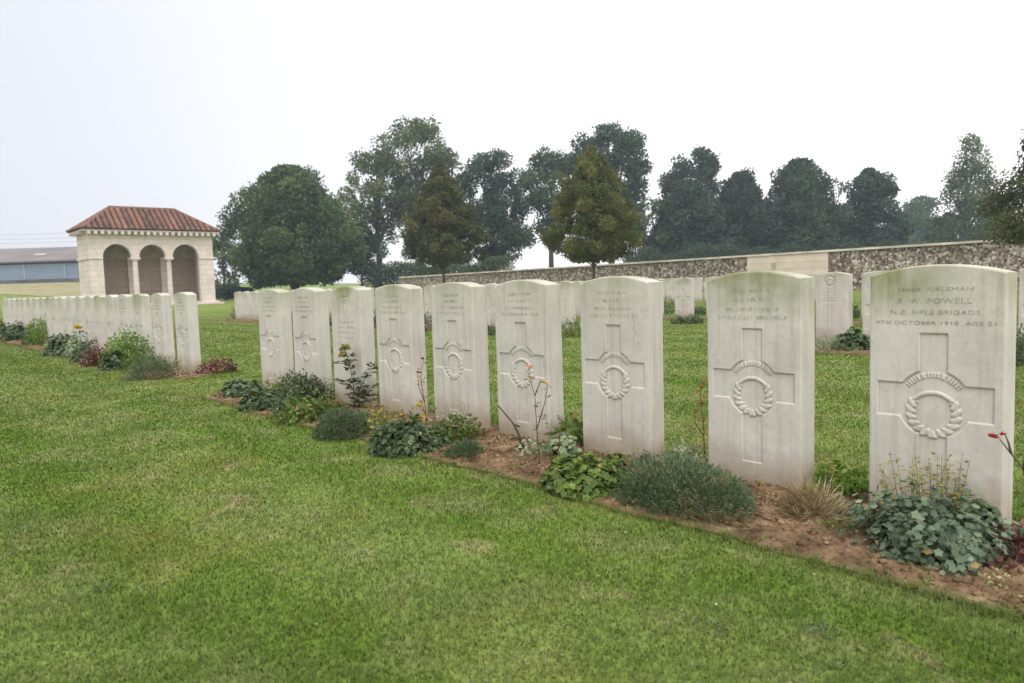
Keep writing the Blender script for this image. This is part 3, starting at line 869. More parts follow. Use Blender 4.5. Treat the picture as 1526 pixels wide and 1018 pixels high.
def wall():
    NW = 33.0
    root = empty('boundary_wall', (*P(24.0, NW), 0), 'long rubble stone boundary wall with pale coping behind the graves', 'wall')
    M['flint'] = mat_flint()
    def tw(px):                                              # t along the wall at a bearing
        d = ray(px, hz(px)); k = d[0] / d[1]
        # OR+RV t+NV n ; x = k y
        return (k * (OR[1] + NV[1] * NW) - (OR[0] + NV[0] * NW)) / (RV[0] - k * RV[1])
    def ztop(t): return 1.90 - 0.0075 * (t - 7.4)
    base = Vector((*P(24.0, NW), 0))
    def seg(t0, t1, name, mat, th, extra=0.0, z0=-0.1, z1=None, parent=root):
        B = MB(); k = max(1, int(abs(t1 - t0) / 4))
        for j in range(k):
            a = t0 + (t1 - t0) * j / k; b = t0 + (t1 - t0) * (j + 1) / k
            vs = []
            for t in (a, b):
                for n_ in (-th / 2, th / 2):
                    x, y = P(t, NW + n_)
                    zt = (ztop(t) + extra) if z1 is None else z1(t)
                    zb = z0 if not callable(z0) else z0(t)
                    vs += [Vector((x, y, zb)) - base, Vector((x, y, zt)) - base]
            fs = [(0, 4, 5, 1), (2, 3, 7, 6), (1, 5, 7, 3)]
            if j == 0: fs.append((0, 1, 3, 2))
            if j == k - 1: fs.append((4, 6, 7, 5))
            B.add(vs, fs)
        return B.build(name, mat, parent)
    ta, tb = tw(1118), tw(1238)
    seg(-16, tb - 0.02, 'rubble_wall', M['flint'], 0.5)
    tend = tw(600)
    seg(ta + 0.02, tend, 'rubble_wall', M['flint'], 0.5)
    seg(ta, tb, 'stone_panel', mat_ashlar("panel_stone", (0.56, 0.47, 0.40)), 0.62, -0.01)
    cop = plain("coping", (0.52, 0.47, 0.38), 0.9, 1.2, 0.3)
    seg(-16, tend, 'coping', cop, 0.72, z0=lambda t: ztop(t) + 0.004, z1=lambda t: ztop(t) + 0.10)
wall()

# ------------------------------------------------------------------ barn and cables
def barn():
    x0 = at(-230, 97)[0]; x1 = at(190, 97)[0]; gz = 2.5
    L = x1 - x0; ze = height_at(60, 388.5, 97) - gz; zr = height_at(60, 370, 103) - gz
    root = empty('farm_barn', (x0, 97, gz), 'long grey blue metal barn with low brown roof behind the shelter', 'barn')
    def corr(name, c1, c2):
        mt, nt, out = new_mat(name); B = NB(nt); tc = B.n("ShaderNodeTexCoord")
        w = B.n("ShaderNodeTexWave"); w.inputs["Scale"].default_value = 3.0; w.bands_direction = 'X'; B.l(tc.outputs["Object"], w.inputs[0])
        nz = B.noise(0.35, 5, B.scale(tc.outputs["Object"], (0.6, 1, 4)))
        B.bsdf(out, B.ramp(nz, [(0.3, c1), (0.7, c2)]), 0.6, w.outputs[1], 0.4, 0.03)
        return mt
    B = MB(); B.box((L / 2, 6, ze * 0.62), (L, 12, ze * 0.76)); B.build('wall', corr("blue_sheet", (0.14, 0.18, 0.235), (0.19, 0.235, 0.30)), root)
    B = MB(); B.box((L / 2, 6, ze * 0.12 - .4), (L + .1, 12.1, ze * 0.24 + .8)); B.build('base_wall', plain("dark_block", (0.085, 0.083, 0.09), 0.9, 0.6, 0.4), root)
    B = MB()
    B.add([(-.4, -.5, ze - .05), (L + .4, -.5, ze - .05), (L + .4, 6, zr), (-.4, 6, zr), (L + .4, 12.5, ze - .05), (-.4, 12.5, ze - .05),
           (-.4, -.5, ze - .25), (L + .4, -.5, ze - .25), (L + .4, 12.5, ze - .25), (-.4, 12.5, ze - .25)],
          [(0, 1, 2, 3), (3, 2, 4, 5), (0, 6, 7, 1), (1, 7, 8, 4, 2), (5, 4, 8, 9), (0, 3, 5, 9, 6), (6, 9, 8, 7)])
    B.build('roof', corr("roof_sheet", (0.12, 0.10, 0.10), (0.20, 0.175, 0.17)), root)
    B = MB(); B.box((L / 2, -0.06, ze - .36), (L + .4, 0.1, 0.22)); B.build('gutter', M['dark'], root)
    B = MB()
    for k in range(7): B.box((L * (k + .5) / 7, -0.05, ze * 0.62), (0.16, 0.1, ze * 0.7))
    B.build('cladding_trim', plain("pale_trim", (0.26, 0.31, 0.38), 0.7), root)
    th = (zr - ze) / 6.5
    B = MB()
    for fx in (0.30, 0.665):
        B.box((L * fx, 2.2, ze + th * 2.7 + 0.02), (1.4, 0.7, 0.06), rx=math.atan(th))
    B.build('rooflight', plain("rooflight", (0.38, 0.37, 0.36), 0.5), root)
barn()

for k, (ya, yb) in enumerate(((351, 345), (357.5, 352), (363, 358))):
    B = MB(); pts = []
    for j in range(13):
        f_ = j / 12; px = -120 + 300 * f_; x, y = at(px, 110)
        pts.append((x, y, height_at(px, ya + (yb - ya) * f_ + 3 * math.sin(math.pi * f_), 110)))
    B.tube(pts, 0.014, 5)
    o = B.build('overhead_cable', M['dark'])
    tag(o, ['top', 'middle', 'lowest'][k] + ' of the three thin cables in the sky above the barn roof', 'cable', 'overhead cables')

# ------------------------------------------------------------------ foliage generators
def leaf_quads(name, pos, dirs, length, width, mat, parent=None, seed=0, loc=(0, 0, 0), fold=0.25, attr=None, droop=0.0, nrm=None):
    """one folded leaf (two tris pairs) per point: base, left, tip, right + mid rib dip"""
    rg = np.random.default_rng(seed); N = len(pos)
    d = dirs / np.maximum(np.linalg.norm(dirs, axis=1, keepdims=True), 1e-6)
    ref = rg.normal(size=(N, 3)) if nrm is None else nrm + 0.35 * rg.normal(size=(N, 3))
    s = np.cross(d, ref); s /= np.maximum(np.linalg.norm(s, axis=1, keepdims=True), 1e-6)
    up_ = np.cross(s, d)
    L = (length * np.ones(N))[:, None]; W = (width * np.ones(N))[:, None]
    b = pos; tip = pos + d * L - np.array([0, 0, 1.0]) * L * droop
    mid = pos + d * L * 0.5
    l_ = mid + s * W * 0.5 + up_ * W * fold; r_ = mid - s * W * 0.5 + up_ * W * fold
    V = np.stack([b, r_, tip, l_], 1).reshape(-1, 3)
    k = np.arange(N)[:, None] * 4
    Fc = np.concatenate([k + np.array([0, 1, 2]), k + np.array([0, 2, 3])], 1).reshape(-1, 3)
    a = rg.random(N) if attr is None else attr
    me = fast_mesh(name, V, Fc, np.repeat(a, 4))
    return link(name, me, mat, parent, loc)

def round_leaves(name, pos, nrm, size, mat, parent=None, seed=0, loc=(0, 0, 0), lobes=5, attr=None):
    """flat lobed leaves (columbine, geranium) facing nrm"""
    rg = np.random.default_rng(seed); N = len(pos)
    n_ = nrm / np.maximum(np.linalg.norm(nrm, axis=1, keepdims=True), 1e-6)
    a = np.cross(n_, rg.normal(size=(N, 3))); a /= np.linalg.norm(a, axis=1, keepdims=True); b = np.cross(n_, a)
    K = lobes * 2; th = np.linspace(0, 2 * np.pi, K, endpoint=False)
    rad = np.where(np.arange(K) % 2 == 0, 1.0, 0.68)
    S = (size * np.ones(N))[:, None, None]
    cup = 0.18
    ring = pos[:, None] + S * (a[:, None] * (np.cos(th) * rad)[None, :, None] + b[:, None] * (np.sin(th) * rad)[None, :, None] + n_[:, None] * (cup * rg.random((N, K)) * rad)[:, :, None])
    V = np.concatenate([pos[:, None], ring], 1).reshape(-1, 3)
    k = np.arange(N)[:, None] * (K + 1)
    fs = []
    for j in range(K): fs.append(k + np.array([0, 1 + j, 1 + (j + 1) % K]))
    Fc = np.concatenate(fs, 1).reshape(-1, 3)
    at_ = rg.random(N) if attr is None else attr
    me = fast_mesh(name, V, Fc, np.repeat(at_, K + 1))
    return link(name, me, mat, parent, loc)

def unit_sphere(rg, N):
    v = rg.normal(size=(N, 3)); return v / np.linalg.norm(v, axis=1, keepdims=True)

# ---- trees
def tree(name, x, y, H, crown0, R, prof, clumps, leaves, leaf, mat, label, cat='tree', group=None, seed=0, trunk_r=0.25, gap=0.0, clump_r=0.22, core=0.0, gz=0.0, limbs=14, stretch=1.0, spike=0.0, rand_out=0.35):
    rg = np.random.default_rng(seed); root = empty(name, (x, y, gz), label, cat, group)
    zf = np.array([p_[0] for p_ in prof]); rf = np.array([p_[1] for p_ in prof])
    ang0 = rg.uniform(0, 6.28, 3)
    def rad(z, a):
        r_ = np.interp(z, zf, rf) * R
        return r_ * (1 + 0.13 * np.sin(2 * a + ang0[0]) * np.cos(3 * z + ang0[2]) + 0.10 * np.sin(3 * a + ang0[1] + 5 * z))
    # clump centres by rejection, biased to the outside
    C = []
    while len(C) < clumps:
        z = rg.random(); a = rg.uniform(0, 2 * np.pi)
        if rg.random() > np.interp(z, zf, rf) + 0.05: continue
        q = 1 - rand_out * rg.random() ** 1.3 if rg.random() < 0.8 else rg.random()
        rr = rad(z, a) * q * (1 - clump_r * 0.35)
        C.append((rr * np.cos(a), rr * np.sin(a), crown0 + (H - crown0) * (0.03 + 0.91 * z)))
    C = np.array(C); leaves = int(leaves * 1.7)
    cr_ = R * clump_r * rg.uniform(0.6, 1.35, clumps)
    cr_ = np.minimum(cr_, 0.07 * R + 0.5 * np.interp((C[:, 2] - crown0) / (H - crown0), zf, rf) * R)
    per = rg.multinomial(leaves, (cr_ ** 2) / (cr_ ** 2).sum())
    idx = np.repeat(np.arange(clumps), per); N = len(idx)
    u = unit_sphere(rg, N); u[:, 2] = u[:, 2] * 0.85 + 0.12
    rad_ = cr_[idx] * (0.45 + 0.55 * rg.random(N) ** 0.5) * (1 + 0.12 * rg.normal(size=N))
    pos = C[idx] + u * rad_[:, None] * np.array([1, 1, stretch])
    if gap > 0:
        keep = rg.random(N) > gap * (idx % 3 == 0); pos, u, idx = pos[keep], u[keep], idx[keep]; N = len(pos)
    if core > 0:
        nc = int(leaves * core); z = rg.random(nc); a = rg.uniform(0, 6.28, nc); q = np.sqrt(rg.random(nc)) * 0.82
        rr = rad(z, a) * q; pc = np.stack([rr * np.cos(a), rr * np.sin(a), crown0 + (H - crown0) * z], 1)
        pos = np.concatenate([pos, pc]); u = np.concatenate([u, unit_sphere(rg, nc)]); idx = np.concatenate([idx, rg.integers(0, clumps, nc)]); N = len(pos)
    pos[:, 2] = np.maximum(pos[:, 2], crown0 * 0.92)
    pos[:, 2] = np.maximum(pos[:, 2], 0.1)
    d = u * 0.6 + rg.normal(size=(N, 3)) * 0.7
    clump_tone = rg.random(clumps)
    at_ = np.clip(0.75 * clump_tone[idx] + 0.45 * rg.random(N) - 0.1, 0, 1)
    leaf_quads('crown', pos, d, leaf * rg.uniform(0.7, 1.5, N), leaf * rg.uniform(0.5, 1.0, N), mat, root, seed, fold=0.15, attr=at_)
    # trunk and limbs
    B = MB(); k = 8; bend = rg.normal(size=2) * 0.02 * H
    tp = [(bend[0] * (j / k) ** 2, bend[1] * (j / k) ** 2, -0.1 + (H * 0.86) * j / k) for j in range(k + 1)]
    B.tube(tp, [trunk_r * (1 - 0.88 * (j / k)) * (1.25 if j == 0 else 1) for j in range(k + 1)], 9)
    order = rg.permutation(clumps)[:limbs]
    for ci in order:
        c = C[ci]; zb = max(crown0 * 0.85, min(c[2] * rg.uniform(0.45, 0.75), H * 0.8)); f_ = zb / (H * 0.86)
        p0 = np.array([bend[0] * f_ ** 2, bend[1] * f_ ** 2, zb]); r0 = trunk_r * (1 - 0.88 * f_) * 0.55
        p1 = p0 * 0.55 + c * 0.45 + np.array([0, 0, (c[2] - zb) * 0.05]) + rg.normal(size=3) * 0.02 * H
        B.tube([p0, p1, c], [r0, r0 * 0.6, r0 * 0.15], 5)
        for q in range(2):
            c2 = C[rg.integers(clumps)]
            if np.linalg.norm(c2 - p1) < R * 0.9: B.tube([p1, (p1 + c2) / 2 + rg.normal(size=3) * .01 * H, c2], [r0 * 0.45, r0 * 0.3, r0 * 0.1], 4)
    B.build('trunk', M['bark'], root, smooth=True)
    return root

M['leaf_dark'] = leafmat("dark_foliage", (0.024, 0.042, 0.025), (0.048, 0.078, 0.044), (0.088, 0.128, 0.068), 0.22)
M['leaf_mid'] = leafmat("mid_foliage", (0.034, 0.060, 0.024), (0.072, 0.112, 0.038), (0.135, 0.165, 0.06), 0.28)
M['leaf_light'] = leafmat("light_foliage", (0.06, 0.092, 0.038), (0.12, 0.155, 0.06), (0.22, 0.235, 0.09), 0.38)
M['leaf_rust'] = leafmat("turning_foliage", (0.044, 0.060, 0.024), (0.085, 0.105, 0.038), (0.16, 0.135, 0.05), 0.28, (0.55, (0.14, 0.098, 0.042), 0.30))
M['leaf_olive'] = leafmat("olive_foliage", (0.050, 0.070, 0.020), (0.108, 0.130, 0.034), (0.21, 0.20, 0.05), 0.28, (0.5, (0.19, 0.16, 0.045), 0.4))

ROUND = [(0, .55), (.12, .85), (.35, 1), (.6, .93), (.8, .68), (.93, .38), (1, .12)]
DOME = [(0, .75), (.1, .95), (.3, 1), (.55, .92), (.78, .7), (.92, .45), (1, .2)]
CONE = [(0, .6), (.07, .92), (.2, 1), (.38, .86), (.58, .62), (.78, .36), (.92, .16), (1, .03)]
EGG = [(0, .5), (.1, .88), (.28, 1), (.5, .9), (.7, .64), (.87, .34), (1, .08)]
OPEN = [(0, .25), (.2, .55), (.45, .85), (.65, 1), (.82, .85), (.94, .55), (1, .25)]
SPIRE = [(0, .8), (.15, 1), (.35, .9), (.6, .66), (.8, .42), (.93, .22), (1, .06)]

def px_tree(px, top, wpx, depth, bottom, prof, **kw):
    x, y = at(px, depth); H = height_at(px, top, depth)
    R = wpx / 2 / F_PX * depth * 1.08
    c0 = max(0.05, height_at(px, bottom, depth))
    return tree(kw.pop('name', 'broadleaf_tree'), x, y, H, c0, R, prof, mat=kw.pop('mat'), **kw)

TG = "trees beyond the boundary wall"
px_tree(440, 252, 168, 72, 424, DOME, clumps=190, leaves=30000, leaf=0.25, mat=M['leaf_mid'], label='big rounded dense green tree between the shelter and the tall sparse tree', group=TG, seed=1, core=0.6, trunk_r=0.45, clump_r=0.17)
px_tree(628, 186, 128, 88, 340, OPEN, clumps=80, leaves=8500, leaf=0.30, mat=M['leaf_light'], label='tallest sparse light leaved tree behind the small reddish tree', group=TG, seed=2, trunk_r=0.5, clump_r=0.20, limbs=36, gap=0.5)
px_tree(566, 222, 92, 86, 400, OPEN, clumps=62, leaves=7500, leaf=0.28, mat=M['leaf_light'], label='open airy tree with see-through crown right of the big round tree', group=TG, seed=3, trunk_r=0.4, clump_r=0.24, limbs=30, gap=0.5)
px_tree(540, 330, 60, 80, 420, ROUND, clumps=40, leaves=3500, leaf=0.26, mat=M['leaf_dark'], label='low ragged bushy tree at the right foot of the big round tree', group=TG, seed=31, trunk_r=0.15, clump_r=0.3)
px_tree(735, 226, 122, 84, 400, ROUND, clumps=95, leaves=13500, leaf=0.28, mat=M['leaf_dark'], label='dark round headed tree just right of the small reddish tree', group=TG, seed=4, trunk_r=0.45, clump_r=0.19, limbs=30)
px_tree(822, 226, 84, 92, 370, OPEN, clumps=60, leaves=7500, leaf=0.30, mat=M['leaf_mid'], label='loose tree between the dark round tree and the olive cone tree', group=TG, seed=5, trunk_r=0.4, clump_r=0.26, limbs=24)
px_tree(912, 190, 118, 94, 350, OPEN, clumps=110, leaves=15000, leaf=0.30, mat=M['leaf_dark'], label='tall dark tree rising behind the small olive green cone tree', group=TG, seed=6, trunk_r=0.5, clump_r=0.2, limbs=26)
px_tree(975, 285, 80, 90, 410, ROUND, clumps=50, leaves=5500, leaf=0.28, mat=M['leaf_mid'], label='lower bushy tree filling in right of the olive cone tree', group=TG, seed=7, trunk_r=0.25, clump_r=0.26)
px_tree(1033, 222, 92, 98, 340, ROUND, clumps=52, leaves=6500, leaf=0.32, mat=M['leaf_dark'], label='tree with sparse ragged top rising left of the dark tree mass', group=TG, seed=58, trunk_r=0.45, clump_r=0.24, limbs=26)
px_tree(1028, 272, 110, 90, 420, DOME, clumps=150, leaves=20000, leaf=0.28, mat=M['leaf_dark'], label='dense dark rounded tree at the left of the dark tree mass', group=TG, seed=9, trunk_r=0.4, core=0.6, clump_r=0.2)
px_tree(1105, 260, 100, 92, 420, DOME, clumps=150, leaves=20000, leaf=0.28, mat=M['leaf_dark'], label='dense dark tree left of the broad dome-shaped tree', group=TG, seed=10, trunk_r=0.4, core=0.6, clump_r=0.2)
px_tree(1192, 241, 134, 88, 420, DOME, clumps=150, leaves=21000, leaf=0.27, mat=M['leaf_dark'], label='broad dome-shaped dark green tree above the pale wall panel', group=TG, seed=11, trunk_r=0.5, core=0.6, clump_r=0.18)
px_tree(1294, 254, 100, 90, 400, ROUND, clumps=90, leaves=12000, leaf=0.28, mat=M['leaf_dark'], label='dark tree with ragged right side, right of the broad dome-shaped tree', group=TG, seed=12, trunk_r=0.4, core=0.45, clump_r=0.2)
px_tree(1372, 294, 84, 150, 400, DOME, clumps=60, leaves=6500, leaf=0.42, mat=M['leaf_mid'], label='small hazy far-off tree left of the tall slender tree', group=TG, seed=13, trunk_r=0.4, core=0.3, clump_r=0.26)
px_tree(1262, 330, 70, 95, 400, ROUND, clumps=40, leaves=5000, leaf=0.28, mat=M['leaf_dark'], label='low dark bushy tree filling the dip between two larger dark trees', group=TG, seed=14, trunk_r=0.25, core=0.2, clump_r=0.28)
px_tree(1441, 188, 80, 92, 385, SPIRE, clumps=110, leaves=9500, leaf=0.26, mat=M['leaf_light'], label='tall slender upright tree near the right edge behind the wall', group=TG, seed=15, trunk_r=0.4, clump_r=0.27, limbs=24, stretch=1.5, gap=0.3)
px_tree(1412, 318, 56, 96, 395, ROUND, clumps=30, leaves=3000, leaf=0.3, mat=M['leaf_mid'], label='low bush at the left foot of the tall slender tree', group=TG, seed=16, trunk_r=0.2, clump_r=0.3, core=0.2)
px_tree(1480, 315, 74, 98, 395, ROUND, clumps=36, leaves=4000, leaf=0.3, mat=M['leaf_mid'], label='low bushy tree right of the tall slender tree', group=TG, seed=17, trunk_r=0.2, clump_r=0.3, core=0.2)
px_tree(336, 332, 44, 76, 436, ROUND, clumps=40, leaves=2600, leaf=0.25, mat=M['leaf_light'], label='thin grey green tree showing right beside the shelter wall', group=TG, seed=18, trunk_r=0.14, clump_r=0.3, limbs=20, gap=0.4)
SG = "young cone-shaped trees inside the cemetery"
px_tree(662, 249, 124, 46, 394, CONE, clumps=150, leaves=24000, leaf=0.115, mat=M['leaf_rust'], label='small cone-shaped tree turning reddish brown, thin trunk before the wall', group=SG, seed=19, trunk_r=0.11, clump_r=0.13, core=0.5, limbs=30)
px_tree(885, 224, 130, 37, 391, EGG, clumps=150, leaves=26000, leaf=0.098, mat=M['leaf_olive'], label='small cone-shaped olive green tree, thin trunk before the wall', group=SG, seed=20, trunk_r=0.10, clump_r=0.13, core=0.5, limbs=30)
px_tree(1568, 160, 172, 23, 360, CONE, clumps=120, leaves=15000, leaf=0.085, mat=M['leaf_rust'], label='russet brown tree cut off by the picture\'s right edge', group=SG, seed=22, trunk_r=0.09, clump_r=0.19, core=0.25, limbs=40, spike=0.2)

# hedges
def hedge(px0, px1, d0, d1, h, w, label, mat, seed):
    rg = np.random.default_rng(seed); a = np.array(at(px0, d0)); b = np.array(at(px1, d1)); L = np.linalg.norm(b - a)
    N = int(L * 950); s = rg.random(N); q = rg.uniform(-1, 1, N) * w / 2; z = h * (0.1 + 0.9 * rg.random(N) ** 0.6) * (0.8 + 0.3 * vnoise(s * L * 0.7, s * 0 + seed))
    dv = (b - a) / L; nv = np.array([-dv[1], dv[0]])
    pos = np.stack([dv[0] * s * L + nv[0] * q, dv[1] * s * L + nv[1] * q, z], 1)
    o = leaf_quads('hedge', pos, rg.normal(size=(N, 3)) + [0, 0, 0.6], 0.2, 0.13, mat, None, seed, loc=(a[0], a[1], float(terrain(a[0], a[1]))))
    tag(o, label, 'hedge'); return o
hedge(318, 372, 68, 74, 1.35, 1.4, 'low dark clipped hedge right of the shelter', M['leaf_dark'], 40)
hedge(545, 760, 88, 74, 3.4, 2.6, 'straggly pale green hedge line behind the wall below the reddish tree', M['leaf_mid'], 41)
hedge(1330, 1560, 88, 70, 3.6, 3.0, 'dark green hedge behind the wall at the right', M['leaf_mid'], 42)
hedge(930, 1340, 80, 84, 4.2, 3.0, 'shady undergrowth hedge beneath the dark tree mass', M['leaf_dark'], 43)
# ------------------------------------------------------------------ plants
M['p_dark'] = leafmat("pink_leaf", (0.052, 0.084, 0.038), (0.100, 0.145, 0.070), (0.19, 0.235, 0.135), 0.2, dead=(0.30, 0.20, 0.08))
M['p_green'] = leafmat("green_leaf", (0.060, 0.10, 0.020), (0.11, 0.17, 0.035), (0.20, 0.25, 0.06), 0.3, dead=(0.30, 0.20, 0.08))
M['p_bright'] = leafmat("bright_leaf", (0.075, 0.15, 0.020), (0.14, 0.24, 0.035), (0.28, 0.34, 0.06), 0.35)
M['p_blue'] = leafmat("glaucous_leaf", (0.045, 0.072, 0.040), (0.115, 0.160, 0.098), (0.26, 0.31, 0.20), 0.2, dead=(0.30, 0.20, 0.08))
M['p_deep'] = leafmat("deep_leaf", (0.035, 0.058, 0.024), (0.080, 0.118, 0.050), (0.19, 0.22, 0.12), 0.2, dead=(0.30, 0.20, 0.08))
M['p_yellow'] = leafmat("yellow_leaf", (0.17, 0.17, 0.03), (0.30, 0.29, 0.05), (0.42, 0.33, 0.07), 0.35)
M['p_straw'] = leafmat("straw", (0.16, 0.11, 0.055), (0.30, 0.235, 0.12), (0.46, 0.40, 0.23), 0.2)
M['p_red'] = leafmat("red_leaf", (0.06, 0.022, 0.022), (0.12, 0.04, 0.035), (0.28, 0.16, 0.13), 0.2)
M['p_rust'] = leafmat("rust_leaf", (0.20, 0.06, 0.03), (0.36, 0.13, 0.05), (0.45, 0.24, 0.10), 0.3)
M['p_pale'] = leafmat("pale_leaf", (0.14, 0.19, 0.09), (0.28, 0.34, 0.20), (0.48, 0.50, 0.36), 0.3)
M['petal_red'] = leafmat("red_petal", (0.20, 0.015, 0.02), (0.33, 0.03, 0.03), (0.42, 0.07, 0.05), 0.3)
M['petal_yellow'] = leafmat("yellow_petal", (0.55, 0.38, 0.03), (0.75, 0.55, 0.05), (0.80, 0.62, 0.12), 0.3)
M['petal_pink'] = leafmat("pink_petal", (0.50, 0.26, 0.18), (0.62, 0.36, 0.26), (0.7, 0.5, 0.4), 0.3)
PG = "plants in the flower beds"

def zat(x, y):
    t, n = TNof(x, y); return ground_z(t, n)

def mound(x, y, w, d, h, count, leaf, asp, mat, label, seed, style='spiky', name='low_plant', cat='plant', rough=0.25, rz=None):
    """w along the row, d across, h high"""
    rg = np.random.default_rng(seed)
    u = unit_sphere(rg, count); u[:, 2] = np.abs(u[:, 2])
    lump = 1 + rough * (vnoise(np.arctan2(u[:, 1], u[:, 0]) * 2.2 + seed, u[:, 2] * 3.1) - 0.5) * 2
    q = (0.25 + 0.75 * rg.random(count) ** 0.45) * lump
    pos = u * q[:, None] * np.array([w / 2, d / 2, h]); pos[:, 2] = np.maximum(pos[:, 2], 0.004)
    nr = u / np.array([w / 2, d / 2, h]); nr /= np.linalg.norm(nr, axis=1, keepdims=True)
    rr = ROW_Z if rz is None else rz; c_, s_ = math.cos(rr), math.sin(rr)
    rot = lambda v: np.stack([v[:, 0] * c_ - v[:, 1] * s_, v[:, 0] * s_ + v[:, 1] * c_, v[:, 2]], 1)
    pos = rot(pos); nr = rot(nr); z0 = zat(x, y)
    tone = np.clip(0.7 * vnoise(pos[:, 0] * 22 + seed, pos[:, 1] * 22) + 0.7 * rg.random(count) - 0.2, 0, 1)
    if style == 'spiky':
        o = leaf_quads(name, pos, nr + 0.55 * rg.normal(size=(count, 3)) + [0, 0, 0.35], leaf * rg.uniform(0.6, 1.3, count), leaf * asp, mat, None, seed, loc=(x, y, z0), attr=tone, fold=0.2)
    elif style == 'round':
        o = round_leaves(name, pos, nr + 0.55 * rg.normal(size=(count, 3)) + [0, 0, 0.6], leaf * rg.uniform(0.55, 1.2, count), mat, None, seed, loc=(x, y, z0), lobes=5, attr=tone)
    elif style == 'oval':
        o = leaf_quads(name, pos, nr * 0.7 + 0.8 * rg.normal(size=(count, 3)), leaf * rg.uniform(0.7, 1.3, count), leaf * asp, mat, None, seed, loc=(x, y, z0), attr=tone, fold=0.18, nrm=nr, droop=0.15)
    tag(o, label, cat, PG)
    return o

def mound_px(px, py, wpx, hpx, depthm, **kw):
    x, y = G(px, py); dist = y; L_ = math.hypot(x, y); bk = depthm * 0.28 if dist < 5 else depthm * 0.3
    x += x / L_ * bk; y += y / L_ * bk
    return mound(x, y, wpx / F_PX * dist * 1.0, depthm, hpx / F_PX * dist * (0.80 if dist < 5 else 1.12), **kw)

def stems_px(label, stems, leafm, stemm, seed, cat='plant', name='rose', leaf=0.03, per=7, flowers=(), group=PG, r=0.0028):
    """stems: list of pixel polylines starting on the ground; built upright at the depth of their foot"""
    rg = np.random.default_rng(seed)
    fx, fy = G(*stems[0][0]); z0 = zat(fx, fy)
    root = empty(name, (fx, fy, z0), label, cat, group)
    def w3(px, py, dj=0.0):
        d = ray(px, py); k = (fy + dj) / d[1]; return np.array([d[0] * k - fx, dj, max(0.0, EYE + d[2] * k) - z0])
    lp = []; ld = []
    B = MB()
    for st in stems:
        dj = rg.uniform(-0.02, 0.02) + (0.10 if len(stems) > 3 else 0.03) * rg.normal() * 0.3
        pts = [w3(a, b, dj * (i / max(1, len(st) - 1))) for i, (a, b) in enumerate(st)]
        B.tube(pts, [r * (1 - 0.55 * i / max(1, len(pts) - 1)) for i in range(len(pts))], 6)
        for i in range(len(pts) - 1):
            seg = pts[i + 1] - pts[i]; L = np.linalg.norm(seg); k = max(0, int(per * L / 0.15 + rg.random()))
            for q in range(k):
                f_ = rg.random()
                if i == 0 and f_ < 0.3: continue
                lp.append(pts[i] + seg * f_); dd = rg.normal(size=3); dd[2] = abs(dd[2]) * 0.4; ld.append(dd)
    B.build('stem', stemm, root, smooth=True)
    if lp:
        lp = np.array(lp); ld = np.array(ld); ld /= np.linalg.norm(ld, axis=1, keepdims=True)
        # three leaflets per leaf stalk
        P3 = np.concatenate([lp + ld * leaf * 0.5, lp + ld * leaf * 0.9, lp + ld * leaf * 0.5]); sd_ = np.cross(ld, [0, 0, 1.0])
        D3 = np.concatenate([ld + sd_, ld, ld - sd_])
        leaf_quads('leaves', P3, D3, leaf, leaf * 0.6, leafm, root, seed, fold=0.15, droop=0.2, nrm=np.tile([0, 0, 1.0], (len(P3), 1)))
    for (fxp, fyp, size, mat, petals) in flowers:
        c = w3(fxp, fyp); n_ = petals; u = unit_sphere(rg, n_); u[:, 2] = np.abs(u[:, 2]) * 0.8 + 0.1
        leaf_quads('flower', c + u * size * 0.12, u, size * 0.75, size * 0.7, mat, root, seed + 5, fold=0.3, nrm=np.tile([0, 0, 1.0], (n_, 1)))
    return root

# near bed, right to left
mound_px(1388, 842, 232, 112, 0.34, count=2300, leaf=0.0118, asp=1, mat=M['p_blue'], label='blue green clump of rounded lobed leaves before the nearest headstone', seed=100, style='round', name='columbine', rough=0.4)
mound_px(1212, 782, 86, 52, 0.15, count=700, leaf=0.055, asp=0.06, mat=M['p_straw'], label='withered straw coloured tuft on the soil between the two nearest stones', seed=101, name='dry_tuft')
mound_px(1256, 742, 78, 62, 0.20, count=330, leaf=0.035, asp=0.55, mat=M['p_bright'], label='bright yellow green leafy plant between the two nearest headstones', seed=102, style='oval')
mound_px(1018, 768, 236, 86, 0.36, count=9500, leaf=0.021, asp=0.20, mat=M['p_dark'], label='big dark green cushion of fine needle leaves, widest mound in the bed', seed=103, name='cushion_plant', rough=0.18)
mound_px(866, 738, 142, 62, 0.30, count=1500, leaf=0.017, asp=0.85, mat=M['p_green'], label='mid green crinkled leaf clump left of the big dark cushion', seed=104, style='round')
mound_px(1022, 700, 74, 42, 0.16, count=260, leaf=0.038, asp=0.28, mat=M['p_pale'], label='pale leafy plant just behind the big dark cushion', seed=105, style='oval')
mound_px(855, 668, 42, 56, 0.16, count=170, leaf=0.060, asp=0.35, mat=M['p_green'], label='arching green strap leaves in the gap left of the green stained stone', seed=106, style='oval')
mound_px(795, 685, 48, 34, 0.16, count=190, leaf=0.020, asp=0.6, mat=M['p_pale'], label='small grey white leaved plant at the foot of the leaning rose', seed=107, style='oval')
mound_px(838, 682, 62, 40, 0.15, count=240, leaf=0.018, asp=0.6, mat=M['p_pale'], label='pale speckled foliage right of the leaning rose', seed=108, style='round')
mound_px(692, 684, 62, 26, 0.16, count=1600, leaf=0.018, asp=0.25, mat=M['p_dark'], label='small rounded grey green cushion at the edge of the bare soil', seed=109, name='cushion_plant')
mound_px(680, 662, 86, 44, 0.26, count=320, leaf=0.034, asp=0.5, mat=M['p_green'], label='green leafy clump behind the small rounded cushion', seed=110, style='oval')
